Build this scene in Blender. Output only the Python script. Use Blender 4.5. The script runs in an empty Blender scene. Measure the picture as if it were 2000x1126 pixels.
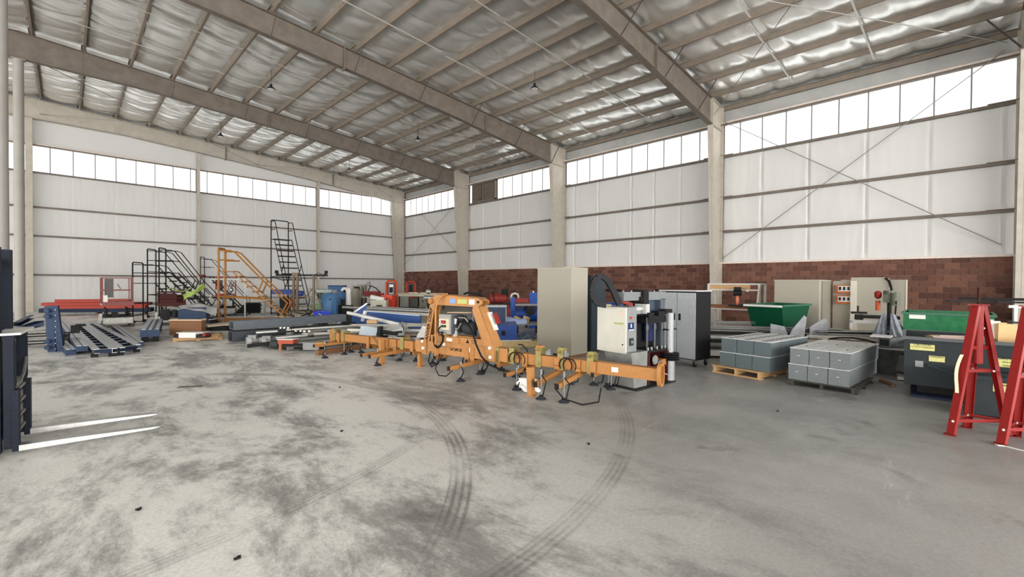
import bpy, math, random
from mathutils import Vector, Matrix, noise
random.seed(7)
SC = bpy.context.scene
COL = SC.collection
PI = math.pi
# ---------------------------------------------------------------- camera, world, light, exposure
def make_camera():
    yaw, pitch, roll = 0.7858, -0.0118, 0.0061
    f = Vector((math.sin(yaw)*math.cos(pitch), math.cos(yaw)*math.cos(pitch), math.sin(pitch)))
    r = Vector((math.cos(yaw), -math.sin(yaw), 0)); u = r.cross(f)
    r2 = r*math.cos(roll)+u*math.sin(roll); u2 = -r*math.sin(roll)+u*math.cos(roll)
    cd = bpy.data.cameras.new('camera'); cd.sensor_width = 36; cd.lens = 868.4653/2000*36
    cd.clip_end = 400
    co = bpy.data.objects.new('camera', cd); COL.objects.link(co)
    m = Matrix((r2, u2, -f)).transposed().to_4x4(); m.translation = (0, 0, 1.674)
    co.matrix_world = m
    SC.camera = co
make_camera()
wd = bpy.data.worlds.new('sky'); SC.world = wd; wd.use_nodes = True
wb = wd.node_tree.nodes['Background']; wb.inputs[0].default_value = (0.93, 0.96, 1.0, 1); wb.inputs[1].default_value = 1.5
SC.view_settings.view_transform = 'Standard'; SC.view_settings.look = 'None'
SC.view_settings.exposure = -0.28; SC.view_settings.gamma = 1.0
SC.view_settings.use_curve_mapping = False
cy = SC.cycles; cy.adaptive_threshold = 0.015; cy.max_bounces = 6; cy.diffuse_bounces = 4; cy.glossy_bounces = 3; cy.transmission_bounces = 2; cy.caustics_reflective = False; cy.caustics_refractive = False
GLAZING_GLOW = 1.28
# daylight adds unseen area lights behind the camera and left to brighten the hall
def fill_light(name, loc, rot, sx, sy, watts, col=(1,.99,.97)):
    l = bpy.data.lights.new(name, 'AREA'); l.shape = 'RECTANGLE'; l.size = sx; l.size_y = sy; l.energy = watts; l.color = col
    o = bpy.data.objects.new(name, l); COL.objects.link(o); o.location = loc; o.rotation_euler = rot
fill_light('fill_rear', (-1, -19.4, 4.0), (PI/2+.12, 0, 0), 44, 8, 15200)
fill_light('fill_side', (-23.4, 8, 3.9), (PI/2+.12, 0, -PI/2), 44, 6.5, 11000)

# ---------------------------------------------------------------- materials
MATS = {}
def lin(c): return tuple(((x/255)/12.92 if x/255 <= 0.04045 else ((x/255+0.055)/1.055)**2.4) for x in c)
def mat(name, rgb, rough=0.6, metal=0.0, var=0.0, vscale=6.0, rgb2=None, bump=0.0, bscale=30.0, emit=0.0, stretch=None, spec=0.3, alpha=1.0, trans=0.0):
    """principled material: rgb (0-255), optional noise towards rgb2, optional bump"""
    if name in MATS: return MATS[name]
    m = bpy.data.materials.new(name); m.use_nodes = True
    nt = m.node_tree; b = nt.nodes['Principled BSDF']; L = nt.links.new
    c = lin(rgb)
    b.inputs['Base Color'].default_value = (*c, 1)
    if max(rgb) < 75 and rough < .75: rough, spec = min(.78, rough+.15), .16
    b.inputs['Roughness'].default_value = rough; b.inputs['Metallic'].default_value = metal
    b.inputs['Specular IOR Level'].default_value = spec
    if alpha < 1: b.inputs['Alpha'].default_value = alpha
    if trans: b.inputs['Transmission Weight'].default_value = trans
    if emit:
        b.inputs['Emission Color'].default_value = (*c, 1); b.inputs['Emission Strength'].default_value = emit
    if var or bump:
        tc = nt.nodes.new('ShaderNodeTexCoord'); src = tc.outputs['Object']
        if stretch:
            mp = nt.nodes.new('ShaderNodeMapping'); mp.inputs['Scale'].default_value = stretch
            L(src, mp.inputs['Vector']); src = mp.outputs['Vector']
    if var:
        n = nt.nodes.new('ShaderNodeTexNoise'); n.inputs['Scale'].default_value = vscale
        n.inputs['Detail'].default_value = 6; n.inputs['Roughness'].default_value = 0.65
        L(src, n.inputs['Vector'])
        r = nt.nodes.new('ShaderNodeValToRGB')
        c2 = lin(rgb2) if rgb2 else tuple(x*(1-var) for x in c)
        r.color_ramp.elements[0].position = 0.5-0.16; r.color_ramp.elements[1].position = 0.5+0.16
        r.color_ramp.elements[0].color = (*c2, 1); r.color_ramp.elements[1].color = (*c, 1)
        L(n.outputs['Fac'], r.inputs['Fac'])
        if rgb2:
            mx = nt.nodes.new('ShaderNodeMix'); mx.data_type = 'RGBA'; mx.inputs[0].default_value = 1-var
            L(r.outputs['Color'], mx.inputs[6]); mx.inputs[7].default_value = (*c, 1)
            L(mx.outputs[2], b.inputs['Base Color'])
        else: L(r.outputs['Color'], b.inputs['Base Color'])
    if bump:
        n2 = nt.nodes.new('ShaderNodeTexNoise'); n2.inputs['Scale'].default_value = bscale; n2.inputs['Detail'].default_value = 4
        L(src, n2.inputs['Vector'])
        bp = nt.nodes.new('ShaderNodeBump'); bp.inputs['Strength'].default_value = bump; bp.inputs['Distance'].default_value = 0.02
        L(n2.outputs['Fac'], bp.inputs['Height']); L(bp.outputs['Normal'], b.inputs['Normal'])
    MATS[name] = m
    return m

# ---------------------------------------------------------------- mesh builder
class MB:
    def __init__(s): s.v = []; s.f = []; s.mi = []; s.cur = 0
    def add(s, vs, fs):
        o = len(s.v); s.v += [tuple(p) for p in vs]
        for f in fs: s.f.append(tuple(i+o for i in f)); s.mi.append(s.cur)
        return s
    def box(s, x0, x1, y0, y1, z0, z1):
        return s.add([(x0,y0,z0),(x1,y0,z0),(x1,y1,z0),(x0,y1,z0),(x0,y0,z1),(x1,y0,z1),(x1,y1,z1),(x0,y1,z1)],
                     [(0,3,2,1),(4,5,6,7),(0,1,5,4),(1,2,6,5),(2,3,7,6),(3,0,4,7)])
    def cbox(s, c, d, rz=0, rx=0, ry=0):
        R = Matrix.Rotation(rz,3,'Z') @ Matrix.Rotation(ry,3,'Y') @ Matrix.Rotation(rx,3,'X')
        c = Vector(c); h = Vector(d)/2; vs = []
        for z in (-1,1):
            for x,y in ((-1,-1),(1,-1),(1,1),(-1,1)): vs.append(c+R@Vector((x*h.x,y*h.y,z*h.z)))
        return s.add(vs, [(0,3,2,1),(4,5,6,7),(0,1,5,4),(1,2,6,5),(2,3,7,6),(3,0,4,7)])
    def frame(s, p, q, up=(0,0,1)):
        p = Vector(p); q = Vector(q); d = (q-p).normalized(); u = Vector(up)
        if abs(d.dot(u)) > 0.999: u = Vector((1,0,0)) if abs(d.x) < .9 else Vector((0,1,0))
        w = d.cross(u).normalized(); u = w.cross(d).normalized()
        return p, q, d, w, u
    def beam(s, p, q, w, h, up=(0,0,1), w2=None, h2=None):
        """rectangular bar from p to q, w across, h along 'up'"""
        p,q,d,W,U = s.frame(p,q,up); w2 = w if w2 is None else w2; h2 = h if h2 is None else h2
        a = [p+W*x*w/2+U*y*h/2 for x,y in ((-1,-1),(1,-1),(1,1),(-1,1))]
        b = [q+W*x*w2/2+U*y*h2/2 for x,y in ((-1,-1),(1,-1),(1,1),(-1,1))]
        return s.add(a+b, [(0,1,2,3),(7,6,5,4),(0,4,5,1),(1,5,6,2),(2,6,7,3),(3,7,4,0)])
    def extr(s, p, q, prof, up=(0,0,1)):
        """closed 2-D profile (across, up) swept from p to q"""
        p,q,d,W,U = s.frame(p,q,up); n = len(prof)
        a = [p+W*x+U*y for x,y in prof]; b = [q+W*x+U*y for x,y in prof]
        return s.add(a+b, [tuple(range(n)), tuple(reversed(range(n,2*n)))] + [(i,i+n,(i+1)%n+n,(i+1)%n) for i in range(n)])
    def ibeam(s, p, q, d, b, tf=.012, tw=.008, up=(0,0,1)):
        h=d/2; w=b/2; t=tw/2
        return s.extr(p,q,[(-w,-h),(w,-h),(w,-h+tf),(t,-h+tf),(t,h-tf),(w,h-tf),(w,h),(-w,h),(-w,h-tf),(-t,h-tf),(-t,-h+tf),(-w,-h+tf)],up)
    def zee(s, p, q, d=.2, b=.065, t=.006, up=(0,0,1)):
        h=d/2
        return s.extr(p,q,[(-t,-h),(b,-h),(b,-h+.02),(b-t,-h+.02),(b-t,-h+t),(0,-h+t),(0,h),(-b,h),(-b,h-.02),(-b+t,h-.02),(-b+t,h-t),(-t,h-t)],up)
    def chan(s, p, q, d=.1, b=.05, t=.006, up=(0,0,1)):
        h=d/2
        return s.extr(p,q,[(0,-h),(b,-h),(b,-h+t),(t,-h+t),(t,h-t),(b,h-t),(b,h),(0,h)],up)
    def cyl(s, p, q, r, n=12, r2=None, cap=True):
        p,q,d,W,U = s.frame(p,q); r2 = r if r2 is None else r2
        a = [p+(W*math.cos(2*PI*i/n)+U*math.sin(2*PI*i/n))*r for i in range(n)]
        b = [q+(W*math.cos(2*PI*i/n)+U*math.sin(2*PI*i/n))*r2 for i in range(n)]
        fs = [(i,i+n,(i+1)%n+n,(i+1)%n) for i in range(n)]
        if cap: fs += [tuple(range(n)), tuple(reversed(range(n,2*n)))]
        return s.add(a+b, fs)
    def pipe(s, p, q, r, t, n=14):
        """hollow round pipe"""
        p,q,d,W,U = s.frame(p,q); vs=[]
        for c,rr in ((p,r),(q,r),(q,r-t),(p,r-t)):
            vs += [c+(W*math.cos(2*PI*i/n)+U*math.sin(2*PI*i/n))*rr for i in range(n)]
        fs=[]
        for k in range(4):
            o=k*n; e=((k+1)%4)*n
            fs += [(o+i,e+i,e+(i+1)%n,o+(i+1)%n) for i in range(n)]
        return s.add(vs, fs)
    def rtube(s, p, q, w, h, t, up=(0,0,1)):
        """hollow rectangular tube"""
        p,q,d,W,U = s.frame(p,q,up); vs=[]
        for c,a,b in ((p,w/2,h/2),(q,w/2,h/2),(q,w/2-t,h/2-t),(p,w/2-t,h/2-t)):
            vs += [c+W*x*a+U*y*b for x,y in ((-1,-1),(1,-1),(1,1),(-1,1))]
        fs=[]
        for k in range(4):
            o=k*4; e=((k+1)%4)*4
            fs += [(o+i,e+i,e+(i+1)%4,o+(i+1)%4) for i in range(4)]
        return s.add(vs, fs)
    def tube(s, pts, r, n=8, closed=False):
        """round bar along a poly-line"""
        P=[Vector(p) for p in pts]; m=len(P); rings=[]
        W=None
        for i,p in enumerate(P):
            a = P[i-1] if (i>0 or closed) else p; b = P[(i+1)%m] if (i<m-1 or closed) else p
            d=(b-a).normalized()
            if W is None:
                u=Vector((0,0,1)) if abs(d.z)<.95 else Vector((1,0,0)); W=d.cross(u).normalized()
            else:
                W=(W-d*W.dot(d)).normalized()
            U=d.cross(W)
            k=1.0
            if 0<i<m-1:
                c=(P[i]-P[i-1]).normalized().dot((P[i+1]-P[i]).normalized()); k=1/max(.5,math.sqrt(max(0,(1+c)/2)))
            rings.append([p+(W*math.cos(2*PI*j/n)+U*math.sin(2*PI*j/n))*r*k for j in range(n)])
        vs=[v for R in rings for v in R]; fs=[]
        for i in range(m-1 if not closed else m):
            o=i*n; e=((i+1)%m)*n
            fs += [(o+j,e+j,e+(j+1)%n,o+(j+1)%n) for j in range(n)]
        if not closed: fs += [tuple(reversed(range(n))), tuple(range((m-1)*n, m*n))]
        return s.add(vs, fs)
    def lathe(s, c, prof, n=16, axis='Z'):
        c=Vector(c); vs=[]; m=len(prof)
        for r,h in prof:
            for i in range(n):
                a=2*PI*i/n; x,y=r*math.cos(a),r*math.sin(a)
                vs.append(c+Vector({'Z':(x,y,h),'X':(h,x,y),'Y':(y,h,x)}[axis]))
        fs=[(k*n+i,k*n+(i+1)%n,(k+1)*n+(i+1)%n,(k+1)*n+i) for k in range(m-1) for i in range(n)]
        fs += [tuple(reversed(range(n))), tuple(range((m-1)*n,m*n))]
        return s.add(vs, fs)
    def prism(s, poly, vec):
        n=len(poly); P=[Vector(p) for p in poly]; v=Vector(vec)
        return s.add(P+[p+v for p in P], [tuple(reversed(range(n))), tuple(range(n,2*n))]+[(i,(i+1)%n,(i+1)%n+n,i+n) for i in range(n)])
    def quad(s, a,b,c,d): return s.add([a,b,c,d],[(0,1,2,3)])
    def grid(s, fn, nu, nv):
        vs=[fn(i/nu,j/nv) for j in range(nv+1) for i in range(nu+1)]
        return s.add(vs,[(j*(nu+1)+i,j*(nu+1)+i+1,(j+1)*(nu+1)+i+1,(j+1)*(nu+1)+i) for j in range(nv) for i in range(nu)])
    def mesh(s, name, mats, smooth=True, off=(0,0,0), fix=True):
        me=bpy.data.meshes.new(name); ox,oy,oz=off
        me.from_pydata([(x-ox,y-oy,z-oz) for x,y,z in s.v],[],s.f)
        for m in (mats if isinstance(mats,(list,tuple)) else [mats]): me.materials.append(m)
        if any(s.mi): me.polygons.foreach_set('material_index', s.mi)
        if fix:
            import bmesh
            bm=bmesh.new(); bm.from_mesh(me); bmesh.ops.recalc_face_normals(bm, faces=bm.faces); bm.to_mesh(me); bm.free()
        if smooth:
            me.polygons.foreach_set('use_smooth',[True]*len(me.polygons)); me.set_sharp_from_angle(angle=math.radians(38))
        me.update(); return me

def wloc(o):
    p=Vector((0,0,0))
    while o is not None: p+=Vector(o.location); o=o.parent
    return p
def link(name, me, parent=None, loc=(0,0,0)):
    o=bpy.data.objects.new(name, me); COL.objects.link(o); o.location=loc
    if parent is not None: o.parent=parent
    return o
def bevel(o, w=.004, seg=1):
    b=o.modifiers.new('bevel','BEVEL'); b.width=w; b.segments=seg; b.limit_method='ANGLE'; b.angle_limit=.6
    return o
def setp(o, label=None, cat=None, group=None, kind=None):
    if label: o['label']=label
    if cat: o['category']=cat
    if group: o['group']=group
    if kind: o['kind']=kind
    return o
class Thing:
    """top-level thing: an Empty at its base; parts are given in its own axes (or in room coordinates when world=True)"""
    def __init__(s, name, label, cat, loc, rz=0, group=None, world=False):
        s.o=bpy.data.objects.new(name, None); COL.objects.link(s.o); s.o.empty_display_size=.1
        s.o.location=loc; s.o.rotation_euler=(0,0,rz); s.world=world
        setp(s.o,label,cat,group)
    def part(s, name, mb, m, parent=None, label=None, kind=None, smooth=True):
        off=s.o.location if s.world else (0,0,0)
        o=link(name, mb.mesh(name,m,smooth,off), parent or s.o)
        if label: o['label']=label
        if kind: o['kind']=kind
        return o
def solo(name, label, cat, mb, m, loc=(0,0,0), rz=0, group=None, world=False, kind=None):
    """a thing that is one mesh"""
    o=link(name, mb.mesh(name,m,True,loc if world else (0,0,0)), None, loc); o.rotation_euler=(0,0,rz)
    return setp(o,label,cat,group,kind)
def copy_tree(o, parent=None):
    c=o.copy(); COL.objects.link(c); c.parent=parent
    for ch in [x for x in o.children]: copy_tree(ch, c)
    return c
def copy_thing(o, loc, rz, label=None):
    c=copy_tree(o); c.location=loc; c.rotation_euler=(0,0,rz)
    if label: c['label']=label
    return c
def arc(c, r, a0, a1, n, ax=(1,0,0), ay=(0,0,1)):
    c=Vector(c); ax=Vector(ax); ay=Vector(ay)
    return [c+ax*r*math.cos(a0+(a1-a0)*i/n)+ay*r*math.sin(a0+(a1-a0)*i/n) for i in range(n+1)]
def text_mesh(txt, size, m, parent, loc, rot, name='lettering', squash=1.0, bold=.0, ext=.0008):
    cu=bpy.data.curves.new(name,'FONT'); cu.body=txt; cu.size=size; cu.align_x='CENTER'; cu.align_y='CENTER'
    cu.extrude=ext; cu.offset=bold; cu.resolution_u=2
    t=bpy.data.objects.new('tmp',cu); COL.objects.link(t)
    bpy.context.view_layer.update()
    me=bpy.data.meshes.new_from_object(t.evaluated_get(bpy.context.evaluated_depsgraph_get()))
    bpy.data.objects.remove(t); me.materials.clear(); me.materials.append(m); me.name=name
    o=link(name, me, parent, loc); o.rotation_euler=rot; o.scale=(squash,1,1)
    return o
# ---------------------------------------------------------------- the building
W, Y0, BAY, DEND = 21.29, 7.75, 9.144, 35.2      # side wall plane, first frame, bay, end wall plane
YB, XL, XR = -19.7, -24.0, -1.3                  # rear edge of the floor, far left wall, ridge line
SLOPE = 0.0711
def roofz(x): return 9.85+SLOPE*(20.1-x) if x >= XR else 9.85+SLOPE*(20.1-XR)-SLOPE*(XR-x)

steel = mat('dusty grey-brown primed steel', (118,108,98), .62, .0, .55, 2.2, rgb2=(82,74,66), bump=.15, bscale=9)
steel_lt = mat('pale dusty and window-lit steel', (186,178,165), .6, .0, .35, 3, rgb2=(140,130,118))
purl = mat('purlin steel', (134,122,109), .6, .0, .4, 3, rgb2=(100,90,80))
wallm = mat('white vinyl wall insulation', (208,206,203), .55, 0, .25, .6, rgb2=(198,196,193), bump=.25, bscale=3.0)
trimm = mat('cream painted trim', (222,208,196), .5, 0, .2, 8)
def ceiling_mat():
    m = mat('silvery roof insulation facing', (226,226,222), .24, .62, .3, 1.2, rgb2=(196,196,192), bump=.45, bscale=1.6, stretch=(.8,3.2,1))
    return m
ceilm = ceiling_mat()
def floor_mat():
    m=bpy.data.materials.new('worn concrete floor'); m.use_nodes=True; nt=m.node_tree; N=nt.nodes.new; L=nt.links.new
    b=nt.nodes['Principled BSDF']; g=N('ShaderNodeNewGeometry')
    def noise_(scale, detail, rough, stretch=(1,1,1), rot=0, dist=0):
        mp=N('ShaderNodeMapping'); mp.inputs['Scale'].default_value=stretch; mp.inputs['Rotation'].default_value=(0,0,rot)
        L(g.outputs['Position'],mp.inputs['Vector']); n=N('ShaderNodeTexNoise')
        n.inputs['Scale'].default_value=scale; n.inputs['Detail'].default_value=detail; n.inputs['Roughness'].default_value=rough
        n.inputs['Distortion'].default_value=dist
        L(mp.outputs['Vector'],n.inputs['Vector']); return n.outputs['Fac']
    def ramp(x,a,b_,c0=0,c1=1):
        r=N('ShaderNodeMapRange'); r.interpolation_type='SMOOTHSTEP'
        r.inputs[1].default_value=a; r.inputs[2].default_value=b_; r.inputs[3].default_value=c0; r.inputs[4].default_value=c1
        L(x,r.inputs[0]); return r.outputs[0]
    def mth(op,a,b_=None):
        q=N('ShaderNodeMath'); q.operation=op
        for i,x in enumerate((a,b_)):
            if x is None: continue
            if isinstance(x,(int,float)): q.inputs[i].default_value=x
            else: L(x,q.inputs[i])
        return q.outputs[0]
    def mixc(f,a,b_):
        q=N('ShaderNodeMix'); q.data_type='RGBA'
        if isinstance(f,(int,float)): q.inputs[0].default_value=f
        else: L(f,q.inputs[0])
        for i,x in ((6,a),(7,b_)):
            if isinstance(x,tuple): q.inputs[i].default_value=(*lin(x),1)
            else: L(x,q.inputs[i])
        return q.outputs[2]
    base=mixc(ramp(noise_(.35,5,.6),.35,.65),(134,133,130),(164,162,158))
    # pale scuffed patches; the side weighting paints window reflection into the left floor
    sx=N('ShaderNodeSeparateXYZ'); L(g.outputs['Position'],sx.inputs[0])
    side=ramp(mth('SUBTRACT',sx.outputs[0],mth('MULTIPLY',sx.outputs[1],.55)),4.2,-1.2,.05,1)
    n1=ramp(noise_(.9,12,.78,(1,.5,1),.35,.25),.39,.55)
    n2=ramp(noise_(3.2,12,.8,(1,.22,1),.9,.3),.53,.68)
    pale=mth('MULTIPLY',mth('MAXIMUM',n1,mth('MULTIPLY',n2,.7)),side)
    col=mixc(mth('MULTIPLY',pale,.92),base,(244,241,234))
    # fine white scratches and powdery spill
    n3=ramp(noise_(1.8,14,.85,(.3,1.6,1),-.5,.5),.57,.66)
    col=mixc(mth('MULTIPLY',n3,.5),col,(215,213,208))
    # dark stains
    n4=ramp(noise_(1.1,6,.6,(1,1,1),.2,.4),.58,.70)
    col=mixc(mth('MULTIPLY',n4,.65),col,(98,96,93))
    n5=ramp(noise_(38,3,.6),.3,.7,.9,1.07)
    q=N('ShaderNodeMix'); q.data_type='RGBA'; q.blend_type='MULTIPLY'; q.inputs[0].default_value=1
    L(col,q.inputs[6]); cx=N('ShaderNodeCombineXYZ')
    for i in range(3): L(n5,cx.inputs[i])
    L(cx.outputs[0],q.inputs[7]); col=q.outputs[2]
    # tyre tracks: bands of parallel treads along arcs on the floor
    for (cx_,cy_,r0,wd_,st,amin) in TRACKS:
        dx=mth('SUBTRACT',sx.outputs[0],cx_); dy=mth('SUBTRACT',sx.outputs[1],cy_)
        d=mth('SQRT',mth('ADD',mth('MULTIPLY',dx,dx),mth('MULTIPLY',dy,dy)))
        e=mth('SUBTRACT',d,r0)
        inside=ramp(mth('ABSOLUTE',e),wd_,wd_*.75)
        tread=ramp(mth('SINE',mth('MULTIPLY',e,2*PI/(wd_*.5))),-.2,.5,.35,1)
        k=mth('MULTIPLY',mth('MULTIPLY',inside,tread),ramp(noise_(1.0,4,.6,rot=st*3),.36,.6,.25,1))
        col=mixc(mth('MULTIPLY',k,st),col,(92,90,87))
    L(col,b.inputs['Base Color'])
    L(ramp(noise_(3,5,.6),.3,.7,.3,.58),b.inputs['Roughness']); b.inputs['Specular IOR Level'].default_value=.45
    bp=N('ShaderNodeBump'); bp.inputs['Strength'].default_value=.2; bp.inputs['Distance'].default_value=.01
    L(noise_(14,8,.7),bp.inputs['Height']); L(bp.outputs['Normal'],b.inputs['Normal'])
    return m
TRACKS=[(-1.16,5.97,4.64,.12,.6,0),(1.56,7.64,5.82,.10,.4,0),(-.5,10.0,6.74,.09,.3,0)]
mb=MB().box(XL-.5,W+.5,YB,DEND+.6,-.25,0)
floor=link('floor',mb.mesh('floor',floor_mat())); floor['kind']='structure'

# --- side wall (right): block base, insulated metal wall, girts, glazing strip
wall_r=MB().box(W+.36,W+.5,YB,DEND+.5,0,10.4)
wallR=link('wall_right',wall_r.mesh('wall_right',mat('outer wall sheet',(200,200,196),.6))); wallR['kind']='structure'
def structpart(name,mb,m,parent,kind=None,smooth=True):
    o=link(name,mb.mesh(name,m,smooth),parent)
    if kind: o['kind']=kind
    return o
# concrete blocks, 13 courses of 0.2045 m; the nearest 300 are single blocks, the rest one mesh
mortar=mat('grey-brown mortar',(150,122,108),.9,0,.4,20)
structpart('mortar_bed',MB().box(W+.05,W+.37,YB,DEND+.3,0,2.655),mortar,wallR)
bcol=[(112,76,63),(102,68,57),(124,86,71),(92,62,53),(110,80,68)]
bm_=[mat('rough red-brown block %d'%i,c,.85,0,.3,14,bump=.5,bscale=60) for i,c in enumerate(bcol)]
BL,BH,MJ=.4064,.2045,.010
blk=[MB().box(-.03,.0,MJ/2,BL-MJ/2,MJ/2,BH-MJ/2).mesh('brick',bm_[i]) for i in range(5)]
rest=[MB() for _ in range(5)]
nsingle=0
for c in range(13):
    z=c*BH
    for k in range(-30,85):
        y=k*BL+(BL/2 if c%2 else 0)+.11
        if y<YB or y+BL>DEND+.25: continue
        i=random.choice((0,0,1,2,2,3,4)); d=random.uniform(-.004,.004)
        if c>=4 and -2.7<y<10.6 and nsingle<297:
            o=link('brick',blk[i],wallR,(W+.05+d,y,z)); nsingle+=1
        else:
            rest[i].box(W+.02+d,W+.05+d,y+MJ/2,y+BL-MJ/2,z+MJ/2,z+BH-MJ/2)
allr=MB()
for i in range(5):
    allr.cur=i; allr.add(rest[i].v,rest[i].f)
structpart('far_bricks',allr,bm_,wallR,'stuff',False)
# base strip (light ledge) on top of the blocks
structpart('ledge_trim',MB().box(W-.01,W+.34,YB,DEND+.2,2.66,2.70).box(W-.03,W-.01,YB,DEND+.2,2.625,2.70),trimm,wallR)

def quilt(y0,y1,z0,z1,seams,plane,amp=.05,flip=False,pinch=.07):
    """insulation blanket bulging between girts, pinched at its vertical seams"""
    nu=max(4,int(abs(y1-y0)/.05)); nv=10
    def fn(u,v):
        y=y0+(y1-y0)*u; z=z0+(z1-z0)*v
        b=amp*math.sin(PI*v)**.6
        s=min([abs(y-k) for k in seams]+[9])
        b-= pinch*math.exp(-(s/.032)**2)*math.sin(PI*v)**.3
        b+= .2*pinch*math.exp(-((s-.10)/.05)**2)*(.5+noise.noise(Vector((y*1.3,z*1.5,3))))
        b+= .018*noise.noise(Vector((y*1.1,z*.5,plane)))+.008*noise.noise(Vector((y*6,z*1.2,plane)))
        return (plane-b,y,z) if not flip else (y,plane-b,z)
    return MB().grid(fn,nu,nv)
rows=[(2.70,4.10),(4.18,5.64),(5.72,7.50)]
seamsR=[-1.03-1.8*i for i in range(1,10)]+[-1.03,.73,2.48,4.34,6.08,7.7,9.72,11.1,12.4,14.51,16.2,18.95,20.73,22.52,24.41,26.0,27.9,29.7,31.6,33.4]
for (z0,z1) in rows:
    structpart('wall_panel',quilt(YB,DEND+.05,z0-.03,z1+.03,seamsR,W+.2),wallm,wallR)
structpart('upper_wall_panel',quilt(YB,DEND+.05,9.05,9.95,[-99],W+.2,.015),mat('shaded upper wall lining',(176,175,172),.6,0,.2,1),wallR)  # greyer lining paints in the shade above the glazing
# girts (each bay its own)
for zg in (4.14,5.68,7.57):
    for k in range(-3,4):
        y0=Y0+(k-1)*BAY+.0; y1=y0+BAY
        y1=min(y1,DEND)
        if y0>DEND-1: continue
        structpart('girt',MB().box(W-.0,W+.2,y0,y1,zg-.008,zg+.0).box(W-.008,W,y0,y1,zg-.10,zg+.0).box(W-.0,W+.03,y0,y1,zg-.10,zg-.094),steel,wallR)
        structpart('girt_lap',MB().box(W-.12,W+.02,y0-.55,y0+.75,zg+.001,zg+.012),steel_lt,wallR)
structpart('window_head',MB().box(W-.04,W+.2,YB,DEND,9.02,9.085),trimm,wallR); structpart('head_angle',MB().box(W-.02,W+.14,YB,DEND,8.95,9.02),steel,wallR)
structpart('eave_strut',MB().zee((W+.02,YB,9.72),(W+.02,DEND,9.72),.2,.08),purl,wallR)

# --- glazing (back-lit translucent panels)
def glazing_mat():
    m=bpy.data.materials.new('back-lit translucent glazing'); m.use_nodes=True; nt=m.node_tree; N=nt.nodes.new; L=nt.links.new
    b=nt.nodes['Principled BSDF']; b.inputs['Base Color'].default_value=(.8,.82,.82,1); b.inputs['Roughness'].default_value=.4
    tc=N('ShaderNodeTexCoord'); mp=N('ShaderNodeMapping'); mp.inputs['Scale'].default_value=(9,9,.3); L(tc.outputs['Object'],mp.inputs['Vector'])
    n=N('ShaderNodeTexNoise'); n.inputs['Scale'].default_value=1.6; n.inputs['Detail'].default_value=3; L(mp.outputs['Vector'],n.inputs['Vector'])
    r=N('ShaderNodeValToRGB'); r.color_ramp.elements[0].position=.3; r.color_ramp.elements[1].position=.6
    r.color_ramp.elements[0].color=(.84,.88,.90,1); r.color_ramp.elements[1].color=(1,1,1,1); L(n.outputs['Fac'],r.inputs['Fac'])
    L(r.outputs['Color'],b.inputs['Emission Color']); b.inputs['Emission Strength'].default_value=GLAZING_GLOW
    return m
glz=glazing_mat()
# each pane leaves a thin gap; the dark joint strips stand proud of the panes
joint=mat('grey joint strip',(118,118,115),.6)
def window(n, axis, a0, a1, z0, z1, plane, joints, frame=True):
    w=link('window_%d'%n,(MB().box(plane+.10,plane+.13,a0,a1,z0,z1) if axis=='Y' else MB().box(a0,a1,plane+.10,plane+.13,z0,z1)).mesh('window',steel)); w['kind']='structure'
    js=[a0]+[j for j in joints if a0+.1<j<a1-.1]+[a1]
    for i in range(len(js)-1):
        p,q=js[i]+.008,js[i+1]-.008
        m_=MB(); k=3
        # shallow ribs
        for r_ in range(k):
            c=p+(q-p)*(r_+.5)/k
            if axis=='Y': m_.box(plane+.035,plane+.05,c-.035,c+.035,z0,z1)
            else: m_.box(c-.035,c+.035,plane+.035,plane+.05,z0,z1)
        if axis=='Y': m_.box(plane+.05,plane+.07,p,q,z0,z1)
        else: m_.box(p,q,plane+.05,plane+.07,z0,z1)
        link('pane',m_.mesh('pane',glz,False),w)
        if i:
            j=js[i]
            b_=MB().box(plane+.02,plane+.05,j-.02,j+.02,z0,z1) if axis=='Y' else MB().box(j-.02,j+.02,plane+.02,plane+.05,z0,z1)
            link('joint_strip',b_.mesh('joint_strip',joint),w)
    return w
jR=[.63+.905*i for i in range(-24,40)]
louv0,louv1=23.0,25.55
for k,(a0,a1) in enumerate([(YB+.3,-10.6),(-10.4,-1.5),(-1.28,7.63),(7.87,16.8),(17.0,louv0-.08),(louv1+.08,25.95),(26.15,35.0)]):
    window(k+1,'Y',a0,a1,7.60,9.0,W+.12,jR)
# louvre next to the third column
lv=Thing('louver_vent','brown metal louver vent set into the strip of glazing','vent',(W,24.3,7.6))
lm=mat('brown louver metal',(132,120,108),.55,0,.3,5)
b_=MB()
for yy in (-1.28,1.2,.05): b_.box(.02,.2,yy,yy+.07,0,1.36)
b_.box(.02,.2,-1.28,1.27,0,.07).box(.02,.2,-1.28,1.27,1.3,1.38).box(.19,.21,-1.25,1.25,0,1.36)
lv.part('frame',b_,lm)
for i in range(9):
    lv.part('slat',MB().cbox((.10,-.6,.16+.13*i),(.13,1.15,.012),ry=.7),lm)
for i in range(9):
    lv.part('slat',MB().cbox((.10,.66,.16+.13*i),(.13,1.05,.012),ry=.7),lm)
lv.part('crank_rod',MB().tube([(.0,.15,.2),(.0,.15,1.2)],.014).tube([(.0,.15,.2),(-.01,.4,.14)],.014),mat('black iron',(28,27,27),.5))
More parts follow.
